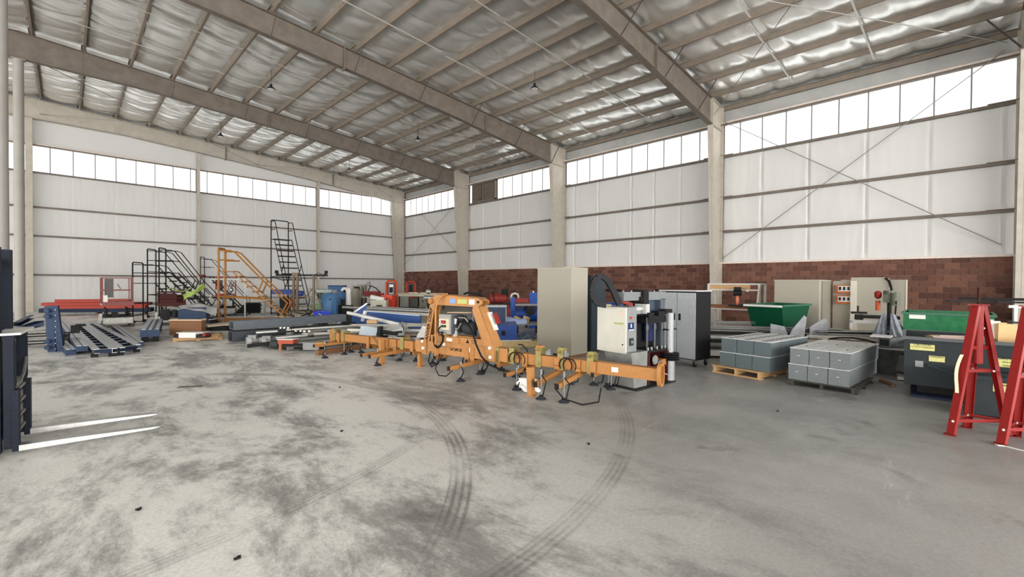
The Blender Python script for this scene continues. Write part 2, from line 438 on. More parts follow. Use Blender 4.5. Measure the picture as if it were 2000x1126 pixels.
# --- end wall
wallE=link('wall_back',MB().box(XL-.5,W+.5,DEND+.36,DEND+.5,0,11.8).mesh('wall_back',mat('outer wall sheet',(200,200,196),.6))); wallE['kind']='structure'
seamsE=[-22+1.85*i for i in range(25)]
for (z0,z1) in [(0,2.0),(2.04,4.10),(4.16,5.64),(5.72,7.50)]:
    structpart('wall_panel',quilt(XL,W+.2,z0-.02,z1+.03,seamsE,DEND+.2,.02,True,.014),wallm,wallE)
def endtop(u,v):
    x=XL+(W+.2-XL)*u; zt=roofz(x)+.3
    return (x,DEND+.19+.012*noise.noise(Vector((x,v*3,1))),9.05+(zt-9.05)*v)
structpart('upper_wall_panel',MB().grid(endtop,200,4),wallm,wallE)
posts=[-22.0,-15.0,-8.2,6.09,13.8]
edges=[XL]+posts[:3]+[-1.41]+posts[3:]+[20.9]
for zg in (2.02,4.13,5.68,7.55):
    for i in range(len(edges)-1):
        a,b2=edges[i]+.02,edges[i+1]-.02
        structpart('girt',MB().box(a,b2,DEND+.0,DEND+.2,zg-.008,zg).box(a,b2,DEND-.008,DEND,zg-.09,zg),steel,wallE)
structpart('window_head',MB().box(XL,W,DEND-.04,DEND+.2,8.99,9.05),trimm,wallE); structpart('head_angle',MB().box(XL,W,DEND-.02,DEND+.14,8.93,8.99),steel,wallE)
jE=[-.63+.905*i for i in range(-26,25)]
nwin=8
for i in range(len(edges)-1):
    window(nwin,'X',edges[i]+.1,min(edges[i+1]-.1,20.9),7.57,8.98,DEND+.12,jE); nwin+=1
# --- left wall, far out of frame, same build with its own strip of glazing
wallL=link('wall_left',MB().box(XL-.2,XL,YB,DEND,0,7.55).box(XL-.2,XL,YB,DEND,9,10).mesh('wall_left',wallm)); wallL['kind']='structure'
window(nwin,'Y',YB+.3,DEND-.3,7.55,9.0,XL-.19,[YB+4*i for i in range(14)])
# ---------------------------------------------------------------- roof
def ceil_fn(y0,y1,x0,x1):
    nu=int((x1-x0)/.125); nv=int((y1-y0)/.08)
    def fn(u,v):
        x=x0+(x1-x0)*u; y=y0+(y1-y0)*v
        ph=((x-.52)/1.5)%1.0
        sag=math.sin(PI*ph)**.7
        # blanket hangs between purlins, with cross folds every metre or so, pulled tight over the rafters
        fy=min(abs(y-(Y0+BAY*k)) for k in range(-3,4))
        tight=min(1,fy/.55)
        z=roofz(x)+.20-.13*sag*tight
        t=y*.86+.35*math.sin(x*.7)+.25*noise.noise(Vector((x*.5,y*.3,0)))
        fold=abs(((t/1.25)%1)-.5)*2
        z+= .045*tight*sag*(fold**5)*1.8
        cell=math.floor((x-.52)/1.5)
        z+= .03*tight*sag*noise.noise(Vector((x*.8,y*2.4,cell*5)))+.018*tight*noise.noise(Vector((x*1.4,y*6,cell)))*sag
        return (x,y,z)
    return MB().grid(fn,nu,nv)
cl=ceil_fn(YB,DEND+.2,XR-3.7,W+.2)
ceil=link('ceiling',cl.mesh('ceiling',ceilm,True,fix=False)); ceil['kind']='structure'
structpart('roof_sheet',
    MB().add([(XL-.5,YB,roofz(XL)+.25),(XR-3.7,YB,roofz(XR-3.7)+.25),(XR-3.7,DEND+.5,roofz(XR-3.7)+.25),(XL-.5,DEND+.5,roofz(XL)+.25),
              (XR,YB,roofz(XR)+.27),(XR,DEND+.5,roofz(XR)+.27),(W+.5,YB,roofz(W)+.25),(W+.5,DEND+.5,roofz(W)+.25)],
             [(0,1,2,3),(1,4,5,2),(4,6,7,5)]),ceilm,ceil,smooth=False)
# purlins, one per line and bay so that laps show; cool side bright, faces dusty
for i in range(-3,14):
    x=.52+1.5*i
    if abs(x-XR)<.2: x+=.3
    zt=roofz(x)
    structpart('purlin',MB().zee((x,YB,zt+.10),(x,DEND+.1,zt+.10),.20,.07,.008),purl,ceil)
# angle strips that cross under the purlins
for y in (-4.6,-1.9+4.1,4.75,10.85,14.1,20.2,23.2,29.4,32.3):
    for j in range(4):
        xa=20.6-j*5.2; xb=xa-4.9
        structpart('sag_strip',MB().beam((xa,y,roofz(xa)-.012),(xb,y+.12,roofz(xb)-.012),.055,.006),mat('pale strip steel',(206,202,194),.5),ceil)
# ---------------------------------------------------------------- steel frames
def rafter(mb, y, xs, b=.25, tf=.016, tw=.01):
    """welded plate beam; xs: list of (x, depth)"""
    for i in range(len(xs)-1):
        (xa,da),(xb,db)=xs[i],xs[i+1]
        za,zb=roofz(xa),roofz(xb)
        # top flange, bottom flange, web
        for z1,z2,s in ((za,zb,-1),(za-da,zb-db,1)):
            mb.add([(xa,y-b/2,z1),(xb,y-b/2,z2),(xb,y+b/2,z2),(xa,y+b/2,z1),(xa,y-b/2,z1+s*tf),(xb,y-b/2,z2+s*tf),(xb,y+b/2,z2+s*tf),(xa,y+b/2,z1+s*tf)],
                   [(0,1,2,3),(7,6,5,4),(0,4,5,1),(1,5,6,2),(2,6,7,3),(3,7,4,0)])
        mb.add([(xa,y-tw/2,za-da),(xb,y-tw/2,zb-db),(xb,y+tw/2,zb-db),(xa,y+tw/2,za-da),(xa,y-tw/2,za),(xb,y-tw/2,zb),(xb,y+tw/2,zb),(xa,y+tw/2,za)],
               [(0,1,2,3),(7,6,5,4),(0,4,5,1),(1,5,6,2),(2,6,7,3),(3,7,4,0)])
rust=mat('sooty steel brace',(84,76,70),.7,0,.3,6)
names={-3:'portal frame farthest behind the camera',-2:'second portal frame behind the camera',
 -1:'steel frame whose pale straight column stands at the right edge behind the red stands',
 0:'steel portal frame nearest in view, column right of the wheeled silver cabinet',
 1:'steel portal frame whose side column meets the wall above the tall beige box',
 2:'steel portal frame just left of the louver vent, carried by the far round column',
 3:'end steel portal frame standing against the back wall in the far corner'}
for k in range(-2,4):
    y=Y0+k*BAY if k<3 else DEND-.18
    fr=Thing('steel_portal',names[k],'steel frame',(19,y,0),0,'portal frames of the hall',world=True)
    dk=1.16 if k<3 else 1.12
    m_=MB(); rafter(m_,y,[(20.05,dk),(13.2,.86),(8.5,.80),(2.5,.80),(-1.3,1.05)]); fr.part('rafter',m_,steel if k<3 else steel_lt)  # end rafter and braces use paler steel, painting in end-window light
    m_=MB(); rafter(m_,y,[(-1.3,1.05),(-5,.80),(-14,.8),(-23.5,1.1)]); fr.part('rafter',m_,steel if k<3 else steel_lt)
    # tapered column: outer flange on the wall line, inner flange sloping
    c=MB(); b=.25; xi0,xi1=20.62,20.05; zt=roofz(20.05)-.0; zo=roofz(W-.0)
    zk=roofz(20.05)-dk
    c.box(W-.016,W,y-b/2,y+b/2,0,zo)                                   # outer flange
    c.prism([(xi0,y-b/2,0),(xi0+.016,y-b/2,0),(xi1+.016,y-b/2,zk),(xi1,y-b/2,zk)],(0,b,0))   # inner flange
    c.prism([(xi0,y-.005,0),(W,y-.005,0),(W,y-.005,zo),(xi1,y-.005,zt),(xi1,y-.005,zk)],(0,.01,0))
    c.prism([(xi1,y-b/2,zt),(W,y-b/2,zo),(W,y-b/2,zo-.016),(xi1,y-b/2,zt-.016)],(0,b,0))
    c.box(xi1,W,y-b/2,y+b/2,zk-.012,zk)                               # knee stiffener
    c.box(xi1-.03,xi1-.0,y-b/2,y+b/2,zk-.02,zt+.02)                   # splice plate
    c.box(xi0-.08,W,y-.17,y+.17,0,.025)
    fr.part('column',c,steel_lt if k<3 else steel_lt)
    # field splice in the rafter, stiffeners
    for xs_ in (14.9,7.6):
        fr.part('splice_plate',MB().box(xs_-.02,xs_+.02,y-.125,y+.125,roofz(xs_)-.87,roofz(xs_)+.02),steel)
    # kicker braces from bottom flange up to every second purlin, both sides
    if True:
        for i in range(-2,14,2 if k<3 else 1):
            x=.52+1.5*(i+ (1 if k%2 and k<3 else 0))
            if x>20.1: continue
            dep=1.16-(20.05-x)/6.85*.3 if x>13.2 else .82
            fr.part('flange_brace',MB().beam((x-.02,y-.1,roofz(x)-dep+.02),(x,y-.85,roofz(x)+.02),.045,.012,up=(1,0,0)),rust if k<3 else steel_lt)
            if k<3: fr.part('flange_brace',MB().beam((x-.02,y+.1,roofz(x)-dep+.02),(x,y+.85,roofz(x)+.02),.045,.012,up=(1,0,0)),rust if k<3 else steel_lt)
# interior round columns under the ridge
rc=mat('grey painted round column',(158,153,146),.5,0,.35,1.2,rgb2=(126,121,115))
for k,l in ((1,'near round grey column at the left edge behind the forklift mast'),(2,'far round grey column left of the orange beam pile')):
    y=Y0+k*BAY; x=-1.17 if k==1 else -1.31
    cth=Thing('round_column',l,'column',(x,y,0),0,'round columns under the ridge')
    m_=MB(); m_.cyl((0,0,0),(0,0,roofz(x)-1.08),.15,20); cth.part('shaft',m_,rc)
    cth.part('base_plate',MB().box(-.22,.22,-.22,.22,0,.02),rc)
    cth.part('cap_plate',MB().box(-.2,.2,-.16,.16,roofz(x)-1.09,roofz(x)-1.07),rc)
# end wall posts
for i,x in enumerate(posts+[-1.41]):
    zt=roofz(x)-(.86 if x>-1 else 1.0)
    w_=.27 if x==-1.41 else .15
    lab={-22.0:'end wall post far outside the left edge',-15.0:'end wall post outside the left edge',-8.2:'slim end wall post beyond the left column',
         6.09:'slim pale end wall post behind the orange stair',13.8:'slim pale end wall post behind the blue tanks',-1.41:'wide pale end wall post beside the far round column'}[x]
    solo('wall_post',lab,'post',MB().ibeam((0,0,0),(0,0,zt),.2,w_,.012,.008,up=(0,1,0)),steel_lt,(x,DEND-.12,0),0,'end wall posts')
# diagonal bracing rods
cab=mat('brace rod steel',(140,136,130),.5,.3)
def rod(lab,p,q,r=.016,g='wall and roof brace rods'):
    m_=MB().cyl(p,q,r,6); solo('brace_rod',lab,'brace rod',m_,cab,tuple(p),0,g,world=True)
rod('thin brace rod rising from the block wall top to the right edge',(W-.1,7.6,2.85),(W-.1,-1.0,9.2))
rod('thin brace rod falling from the first column head to the right edge above the blocks',(W-.14,7.6,9.1),(W-.14,-1.0,3.0))
rod('brace rod of the far corner cross, rising to the right',(W-.1,34.6,3.3),(W-.1,26.3,8.5),.014)
rod('brace rod of the far corner cross, falling to the right',(W-.15,34.6,9.3),(W-.15,26.3,3.4),.014)
rod('roof brace rod under the purlins from the first column head up to the left',(20.4,7.75,9.2),(8.5,-1.0,9.95),.014)
rod('roof brace rod under the purlins ending at the right edge column',(20.4,-1.0,9.14),(8.8,7.4,9.84),.014)
rod('far left roof brace rod of the end bay, lower one',(-1,34.9,10.6),(9.5,26.2,9.8),.014)
rod('far left roof brace rod of the end bay, rising to the left',(9.5,34.9,9.9),(-1,26.2,10.5),.014)
rod('roof brace rod of the end bay beside the far corner, first',(9.5,34.9,9.9),(20,26.2,9.1),.014)
rod('roof brace rod of the end bay beside the far corner, second',(20,34.9,9.1),(9.5,26.2,9.8),.014)
# ================================================================ things in the near half
navy = mat('worn navy paint', (24,29,40), .45, .0, .4, 9, rgb2=(18,21,28), bump=.2, bscale=40)
blk_ = mat('black iron', (28,27,27), .5)
blackrub = mat('black rubber', (22,22,23), .7)
bare = mat('bright worn steel', (150,150,148), .35, .7, .3, 12)
greym = mat('mid grey metal', (136,136,134), .5, .2, .2, 10)
white_ = mat('off-white paint', (222,220,214), .5, 0, .12, 12)
orng = mat('scuffed orange-yellow paint', (172,118,64), .5, .0, .35, 16, rgb2=(136,90,48), bump=.1)
orng2 = mat('orange-yellow paint', (178,124,70), .45, .0, .15, 10)
olive = mat('olive-yellow plated steel', (150,138,84), .45, .35, .3, 14)
beige = mat('beige-grey sheet', (158,152,138), .65, 0, .15, 1.5, rgb2=(142,137,126))
wood = mat('pale pine', (196,158,112), .7, 0, .35, 18, rgb2=(160,120,78), stretch=(1,6,6))
wood2 = mat('brown plywood', (124,88,60), .75, 0, .35, 18, rgb2=(96,66,44))
redp = mat('glossy red paint', (142,28,24), .42, 0, .3, 14, rgb2=(112,20,18))
aluc = mat('aluminium', (178,178,176), .35, .75, .2, 9)
aludull = mat('dull grey aluminium', (140,139,135), .5, .5, .3, 7, rgb2=(108,107,104))
bluep = mat('bright blue paint', (28,66,132), .45, 0, .2, 10)
bluedk = mat('dark blue paint', (28,44,84), .5, 0, .3, 10)
inkm = mat('black ink', (24,22,20), .6)
lab_w = mat('white label', (225,222,214), .6)
lab_y = mat('faded yellow warning label', (202,196,120), .6, 0, .25, 30, rgb2=(226,222,180))

# ---------------------------------------------------------------- forklift at the left edge
t=Thing('forklift','dark navy forklift front at the left edge with two long steel forks','forklift',(-.33,6.42,0),math.radians(-4.5))
for i,y in enumerate((0,.63)):
    f=MB()
    f.add([(0,y-.055,.03),(1.0,y-.055,.035),(1.0,y+.055,.035),(0,y+.055,.03),(0,y-.055,.085),(.35,y-.055,.08),(.35,y+.055,.08),(0,y+.055,.085),(1.08,y-.02,.04),(1.08,y+.02,.04),(1.0,y-.05,.052),(1.0,y+.05,.052)],
          [(3,2,1,0),(4,5,6,7),(5,10,11,6),(0,1,10,5,4),(7,6,11,2,3),(1,8,10),(2,11,9),(8,9,11,10),(1,2,9,8),(0,4,7,3)])
    t.part('fork',f,mat('polished fork steel',(176,174,170),.3,.7,.4,20,rgb2=(110,108,104)))
    t.part('fork_shank',MB().box(-.045,.0,y-.055,y+.055,.03,.62),navy)
    u=MB()
    u.box(-.10,-.03,y-.045,y+.045,.06,1.15); u.box(-.105,-.025,y-.05,y+.05,1.10,1.15)
    for g_ in (-.02,.015): u.box(-.03,-.022,y+g_-.008,y+g_+.008,.65,1.08)
    t.part('upright',u,navy)
t.part('top_plate',MB().prism([(-.16,-.1,1.15),(.02,-.07,1.15),(.02,.70,1.15),(-.16,.74,1.15)],(0,0,.02)),white_)
for z in (.2,.34,.48,.62): t.part('cross_bar',MB().box(-.10,-.05,.05,.58,z-.045,z+.045).box(-.05,-.03,.05,.58,z-.045,z-.02),mat('grey cast bar',(142,140,132),.6,.2,.3,10))
t.part('chain',MB().tube([(-.03,.05,.66),(-.02,.2,.665),(-.02,.4,.72),(-.02,.5,.80),(-.03,.58,.86)],.012,6),bare)
for y in (.02,.56):
    m_=MB().chan((-.17,y-.05,.02),(-.17,y-.05,1.99),.10,.09,.016,up=(1,0,0)); m_.chan((-.27,y+.04,.02),(-.27,y+.04,1.9),.09,.08,.014,up=(1,0,0))
    t.part('mast_rail',m_,navy)
    t.part('lift_chain',MB().box(-.225,-.215,y-.01,y+.02,.5,1.9),blk_)
t.part('mast_crosshead',MB().box(-.36,-.22,-.06,.62,1.82,1.9),navy)
t.part('mast_crosshead',MB().box(-.36,-.25,-.04,.62,.25,.33),navy)
t.part('hydraulic_cylinder',MB().cyl((-.32,.29,.1),(-.32,.29,1.3),.045,12).cyl((-.32,.29,1.3),(-.32,.29,1.8),.022,10),blk_)
t.part('front_axle',MB().box(-.5,-.30,-.1,.7,.12,.38),navy)
for y in (-.28,.82):
    t.part('wheel',MB().lathe((-.62,y,.3),[(.10,-.09),(.26,-.09),(.30,-.06),(.30,.06),(.26,.09),(.10,.09)],20,'Y'),blackrub)
t.part('body',MB().prism([(-.45,-.25,.15),(-2.1,-.25,.15),(-2.4,-.25,.5),(-2.4,-.25,1.0),(-1.0,-.25,.95),(-.85,-.25,.6),(-.5,-.25,.55)],(0,1.07,0)),navy)

# ---------------------------------------------------------------- vacuum lifter
A=Vector((4.4,10.2,0)); ang=math.atan2(-7.4,1.38)
t=Thing('vacuum_lifter','long orange-yellow vacuum sheet lifter with many suction pads standing on the floor','lifter',tuple(A),ang)
# main beams
m_=MB().rtube((-.02,0,.425),(3.1,0,.44),.13,.155,.008); t.part('beam',m_,orng)
m_=MB().rtube((2.75,0,.445),(4.95,0,.455),.17,.225,.010); t.part('beam',m_,orng2)
m_=MB().rtube((4.8,0,.44),(7.46,0,.43),.13,.17,.008); t.part('beam',m_,orng)
for s_ in (3.0,4.72):
    t.part('splice_sleeve',MB().rtube((s_-.06,0,.45),(s_+.06,0,.45),.2,.25,.01),olive if s_>4 else orng)
# upper plate rail of the centre
t.part('upper_rail',MB().box(3.18,4.5,-.10,.10,.575,.69).box(3.75,3.9,-.13,-.10,.58,.685),orng2)
t.part('edge_lip',MB().box(3.2,4.55,-.115,.115,.565,.578),orng)
# end ring plate on the right
ring=MB()
pr=[]; n=20
for i in range(n):
    a=2*PI*i/n; pr.append((.11*abs(math.cos(a))**.7*(1 if math.cos(a)>=0 else -1),.165*abs(math.sin(a))**.8*(1 if math.sin(a)>=0 else -1)))
P1=[Vector((7.44,x,.43+z)) for x,z in pr]; P2=[Vector((7.44,x*.72,.43+z*.74)) for x,z in pr]
o1=len(ring.v); v=[]
for dx in (0,.05): v+= [p+Vector((dx,0,0)) for p in P1]+[p+Vector((dx,0,0)) for p in P2]
fs=[]
for i in range(n):
    j=(i+1)%n
    fs+=[(i,j,n+j,n+i),(2*n+i,3*n+i,3*n+j,2*n+j),(i,2*n+i,2*n+j,j),(n+i,n+j,3*n+j,3*n+i)]
ring.add(v,fs); t.part('end_ring',ring,orng)
t.part('end_ring',MB().add([(x-7.48,y,z) for x,y,z in ring.v],ring.f),orng)
# A-frame: left lettered column, right column, top beam
col=MB()
for y in (-.085,.075):
    col.prism([(2.92,y,.30),(3.09,y,.30),(3.13,y,.60),(3.27,y,1.26),(3.14,y,1.27)],(0,.012,0))
col.prism([(2.92,-.08,.30),(2.935,-.08,.30),(3.155,-.08,1.27),(3.14,-.08,1.27)],(0,.16,0))
lc=t.part('column',col,orng2)
col=MB()
for y in (-.11,.10):
    col.prism([(4.56,y,.33),(4.72,y,.33),(4.70,y,.56),(4.36,y,1.26),(4.24,y,1.26),(4.20,y,1.20)],(0,.014,0))
col.prism([(4.72,-.11,.33),(4.70,-.11,.33),(4.69,-.11,.56),(4.34,-.11,1.26),(4.36,-.11,1.26),(4.72,-.11,.56)],(0,.22,0))
t.part('column',col,orng2)
top=MB()
for y in (-.10,.085):
    top.prism([(3.20,y,1.26),(4.30,y,1.25),(4.42,y,1.31),(4.42,y,1.37),(4.33,y,1.42),(3.6,y,1.455),(3.30,y,1.455),(3.20,y,1.38)],(0,.014,0))
top.prism([(3.20,-.1,1.38),(3.30,-.1,1.455),(3.6,-.1,1.455),(4.33,-.1,1.42),(4.42,-.1,1.37),(4.42,-.1,1.36),(4.33,-.1,1.408),(3.6,-.1,1.443),(3.30,-.1,1.443),(3.21,-.1,1.38)],(0,.2,0))
top.box(3.20,4.3,-.09,.09,1.26,1.27)
tb=t.part('top_beam',top,orng2)
t.part('pin',MB().cyl((3.19,-.14,1.33),(3.19,.14,1.33),.055,16).cyl((3.19,-.15,1.33),(3.19,-.14,1.33),.03,12),orng)
t.part('hook_pipe',MB().tube([(3.43,-.23,.33),(3.43,-.23,1.2),(3.44,-.18,1.36),(3.54,-.13,1.45),(3.62,-.13,1.47)],.02,8),orng)
for s_,z in ((2.97,.55),(2.99,.42),(4.60,.56),(4.61,.40)):
    t.part('pivot_bolt',MB().cyl((s_,-.13,z),(s_,-.10,z),.03,12).cyl((s_,-.14,z),(s_,-.13,z),.018,8),white_)
t.part('pin_hole',MB().cyl((4.33,-.115,1.34),(4.33,-.101,1.34),.022,12),blk_)
for a,b,m2 in ((3.66,3.80,mat('blue sticker',(120,150,205),.5)),(3.85,4.07,mat('green-yellow sticker',(176,178,104),.5)),(4.12,4.25,lab_w)):
    t.part('sticker',MB().box(a,b,-.104,-.101,1.30 if a<4.1 else 1.29,1.38),m2)
lt=text_mesh('ANVER CORP',.104,inkm,lc,(3.12,-.0875,.885),(PI/2,-math.atan2(.95,.19),0),bold=.003)
lt=text_mesh('CAP 2600 LBS',.075,inkm,t.o,(3.80,-.0865,.455),(PI/2,0,0),bold=.002,squash=.66)
t.part('warning_sticker',MB().box(3.46,3.54,-.088,-.0855,.50,.57),lab_w)
t.part('warning_sticker',MB().box(4.10,4.20,-.088,-.0855,.44,.52),lab_w)
t.part('warning_sticker',MB().box(3.58,3.74,-.103,-.1,.60,.66),lab_w)
t.part('warning_sign',MB().prism([(5.0,-.069,.42),(5.10,-.069,.42),(5.05,-.069,.50)],(0,.002,0)),inkm)
text_mesh('WARNING',.03,inkm,t.o,(5.18,-.067,.475),(PI/2,0,0)); text_mesh('CAUTION',.03,inkm,t.o,(5.18,-.067,.435),(PI/2,0,0))
t.part('warning_sign',MB().prism([(4.05,-.102,.60),(4.13,-.102,.60),(4.09,-.102,.67)],(0,.002,0)),inkm)
text_mesh('DANGER',.035,inkm,t.o,(4.24,-.101,.65),(PI/2,0,0)); text_mesh('VACUUM',.03,inkm,t.o,(4.24,-.101,.61),(PI/2,0,0))
# control box with its panel and hose
cb=MB().box(3.48,3.78,-.20,.10,.74,1.10); cbx=t.part('control_box',cb,mat('grey enclosure',(150,148,142),.5,.1,.2,10)); bevel(cbx,.006)
t.part('box_side',MB().box(3.78,3.82,-.20,.10,.75,1.09),mat('slate side',(72,76,80),.5),cbx)
t.part('panel',MB().box(3.50,3.74,-.208,-.20,.82,1.02),mat('cream panel',(196,184,158),.5),cbx)
t.part('red_switch',MB().box(3.56,3.66,-.225,-.208,.93,.99),redp,cbx)
t.part('green_switch',MB().box(3.56,3.67,-.225,-.208,.865,.905),mat('dark green',(36,62,44),.5),cbx)
for x,z in ((3.52,.99),(3.52,.92),(3.52,.87),(3.725,.99)): t.part('knob',MB().cyl((x,-.225,z),(x,-.2,z),.013,10),white_,cbx)
t.part('bracket',MB().box(3.32,3.42,-.15,.0,.69,.745).box(3.52,3.62,-.15,0,.69,.745),orng2)
t.part('cable',MB().tube([(3.55,-.22,.88),(3.53,-.26,.82),(3.56,-.28,.77),(3.62,-.25,.78),(3.60,-.24,.70)],.012,6),blackrub)
hose=[(3.60,-.20,.72),(3.60,-.22,.6),(3.56,-.24,.52),(3.50,-.25,.49),(3.43,-.24,.52),(3.38,-.22,.60),(3.36,-.2,.68)]
hm=MB().tube(hose,.018,8)
for i in range(1,7):
    a=Vector(hose[i-1]); b=Vector(hose[i])
    for f_ in (.25,.6,.95): hm.lathe(a.lerp(b,f_),[(.019,-.004),(.025,0),(.019,.004)],8,'X' if 1<i<5 else 'Z')
t.part('coiled_hose',hm,blackrub)
# pump group behind the box
t.part('roof_plate',MB().cbox((3.9,-.02,1.14),(.52,.26,.012),ry=-.03),mat('tan cover',(196,168,130),.55))
t.part('vacuum_pump',MB().lathe((3.98,0,.90),[(.03,-.14),(.10,-.14),(.115,-.1),(.115,.08),(.09,.12),(.04,.14)],18,'X'),blk_)
t.part('filter_bowl',MB().cyl((3.80,-.10,.70),(3.80,-.10,.80),.045,14).cyl((3.80,-.10,.80),(3.80,-.10,.86),.03,12),mat('smoky plastic',(160,160,156),.3))
t.part('motor',MB().lathe((4.08,-.02,.86),[(.02,-.12),(.10,-.11),(.12,-.05),(.12,.08),(.05,.12)],16,'X').cbox((3.86,0,1.03),(.14,.14,.08)),mat('charcoal casting',(56,58,60),.5,.3))
t.part('gauge',MB().cbox((3.83,-.14,.98),(.05,.02,.10),ry=.2),white_)
t.part('pipework',MB().tube([(3.76,-.12,1.06),(3.76,-.12,.86),(3.86,-.1,.84),(3.95,-.12,.95)],.014,8).tube([(3.9,-.13,1.05),(4.05,-.13,1.05),(4.1,-.1,.98)],.012,8),greym)
t.part('mounting_plate',MB().box(3.70,4.25,-.10,.10,.70,.715).box(3.74,3.82,-.11,.05,.69,.72),orng)
t.part('air_line',MB().tube([(4.06,-.13,.98),(4.2,-.17,.90),(4.3,-.2,.78),(4.38,-.22,.62),(4.48,-.2,.42),(4.66,-.22,.30),(4.95,-.2,.22),(5.25,-.18,.23),(5.42,-.12,.32)],.016,8),blackrub)
t.part('air_line',MB().tube([(3.2,-.12,.38),(3.22,-.2,.2),(3.35,-.25,.12),(3.48,-.22,.18),(3.5,-.12,.34)],.011,6),blackrub)
t.part('air_line',MB().tube([(3.47,-.15,.36),(3.5,-.3,.1),(3.7,-.42,.03),(3.95,-.5,.06),(4.12,-.5,.2)],.009,6),blackrub)
t.part('air_line',MB().tube([(4.42,-.08,1.44),(4.2,.0,1.48),(4.0,.0,1.5),(3.9,.02,1.47)],.018,6),blackrub)
t.part('document_holder',MB().cbox((4.50,.10,1.0),(.03,.12,.34),ry=-.45),white_)
t.part('document_holder',MB().cbox((4.56,.14,1.05),(.02,.10,.20),ry=-.45),redp,label='red card in the holder')
# crossarms with their pads
def pad(par,x,y,top):
    m_=MB().lathe((x,y,0),[(.075,.0),(.078,.012),(.05,.03),(.022,.045),(.016,.07)],14)
    p_=t.part('suction_pad',m_,mat('dark rubber pad',(52,52,58),.7),par)
    m_=MB().cyl((x,y,.06),(x,y,top),.011,8).cyl((x,y,top-.05),(x,y,top+.06),.016,8)
    t.part('pad_rod',m_,greym,par)
def arm(s_,y0,y1,z,pads,z1=None,hoses=True,w=.05):
    z1=z if z1 is None else z1
    a=t.part('cross_arm',MB().rtube((s_,y0,z1),(s_,y1,z),w,w*1.15,.004),orng)
    t.part('arm_hanger',MB().box(s_-.045,s_+.045,-.10,-.085,z-.02,.52).box(s_-.045,s_+.045,.085,.10,z-.02,.52).box(s_-.045,s_+.045,-.1,.1,z+.03,z+.045),orng,a)
    for i,y in enumerate(pads):
        pad(a,s_+.05*(-1)**i,y,z+.02)
        if hoses:
            t.part('hose',MB().tube([(s_+.05,y,z),(s_+.16,y-.05,z-.08),(s_+.15,y-.12,.09),(s_+.06,y-.06,.06),(s_+.02,y,.05)],.008,6),blackrub,a)
    t.part('end_cap',MB().cbox((s_,y0-.004,z1),(w*1.1,.01,w*1.25)),blk_,a)
    return a
arm(.25,-.68,.72,.29,(-.45,.1,.5)); arm(.0,-.2,.7,.28,(.4,))
arm(1.30,.0,.75,.28,(.2,.6)); arm(1.9,-.70,.7,.27,(-.35,.30),.25); arm(2.15,-.70,.75,.27,(.46,.62),.25,w=.055)
arm(2.65,-.1,.95,.28,(.45,.86)); arm(3.33,-.15,.8,.27,(.55,.72)); arm(4.07,-.1,.5,.27,(.25,.4)); arm(4.19,-.70,.78,.26,(-.45,.2,.74),.25,w=.055)
arm(4.75,-.15,.75,.27,(.4,.67)); arm(5.30,-.65,.5,.27,(-.4,-.2,.3)); arm(5.9,-.74,.6,.36,(-.66,.45),.22,w=.06); arm(6.25,-.74,.72,.36,(-.62,.62),.24,w=.06); arm(6.5,-.1,.72,.32,(.5,.63))
# standing legs
def leg(s_,y,z1,w=.09):
    m_=MB().rtube((s_,y,.012),(s_-.02,y,z1),w,w*.8,.005,up=(1,0,0)).box(s_-w*.8,s_+w*.8,y-.06,y+.06,0,.012)
    t.part('leg',m_,orng2)
leg(1.86,-.17,.50); leg(5.72,-.56,.42,.1); leg(2.7,.1,.3)
# olive beam clamps with hand knobs
for s_,tall in ((.06,.05),(.40,.02),(2.35,.03),(5.03,.05),(5.55,.10),(5.95,.10),(6.45,.08)):
    m_=MB().box(s_-.05,s_+.05,-.085,-.07,.33,.53+tall).box(s_-.05,s_+.05,.07,.085,.33,.53+tall).box(s_-.055,s_+.055,-.09,.09,.53+tall,.545+tall)
    c_=t.part('beam_clamp',m_,olive)
    if s_>5.2: t.part('clamp_handle',MB().cbox((s_,-.02,.56+tall),(.10,.10,.03)).cyl((s_,-.09,.50+tall),(s_,-.16,.54+tall),.016,8),orng if s_<5.6 else olive,c_)
t.part('lever',MB().tube([(5.30,-.02,.54),(5.30,-.02,.58),(5.22,-.05,.66),(5.16,-.07,.66)],.012,6),blk_)
for s_ in (5.72,6.0):
    t.part('valve_block',MB().cbox((s_,-.02,.57),(.09,.08,.06)).cyl((s_,-.02,.6),(s_,-.02,.63),.03,10),greym)
for s_ in (5.1,5.2,6.05,6.12):
    t.part('hose_loop',MB().tube(arc((s_,-.10,.42),.11,-.6,PI+.6,10),.009,6),blackrub)
t.part('hose_loop',MB().tube(arc((.02,-.06,.46),.14,PI*.3,PI*1.7,10),.010,6),mat('amber hose',(150,110,60),.5))
t.part('hose',MB().tube([(1.35,-.08,.53),(1.5,-.12,.50),(1.65,-.12,.38),(1.9,-.1,.34),(2.2,-.1,.36)],.014,6),mat('amber hose',(150,110,60),.5))
t.part('hose',MB().tube([(6.2,-.7,.2),(6.35,-.72,.08),(6.6,-.65,.02),(6.75,-.45,.04),(6.72,-.3,.2)],.010,6),blackrub)
t.part('beam_label',MB().box(6.78,6.88,-.0675,-.065,.40,.47),lab_w)
# crumpled white rag and tubing below the right arms
solo('plastic_wrap','crumpled white plastic wrap hanging under the orange lifter beam, right part','plastic wrap',
     MB().grid(lambda u,v:(.34*u-.17+.03*math.sin(9*v),.02*math.sin(14*u+5*v)+.05*v,.04+.17*v+.03*math.sin(11*u)*(1-v)),14,8),mat('white plastic',(232,230,226),.4),(4.98,4.62,0),math.radians(-60))

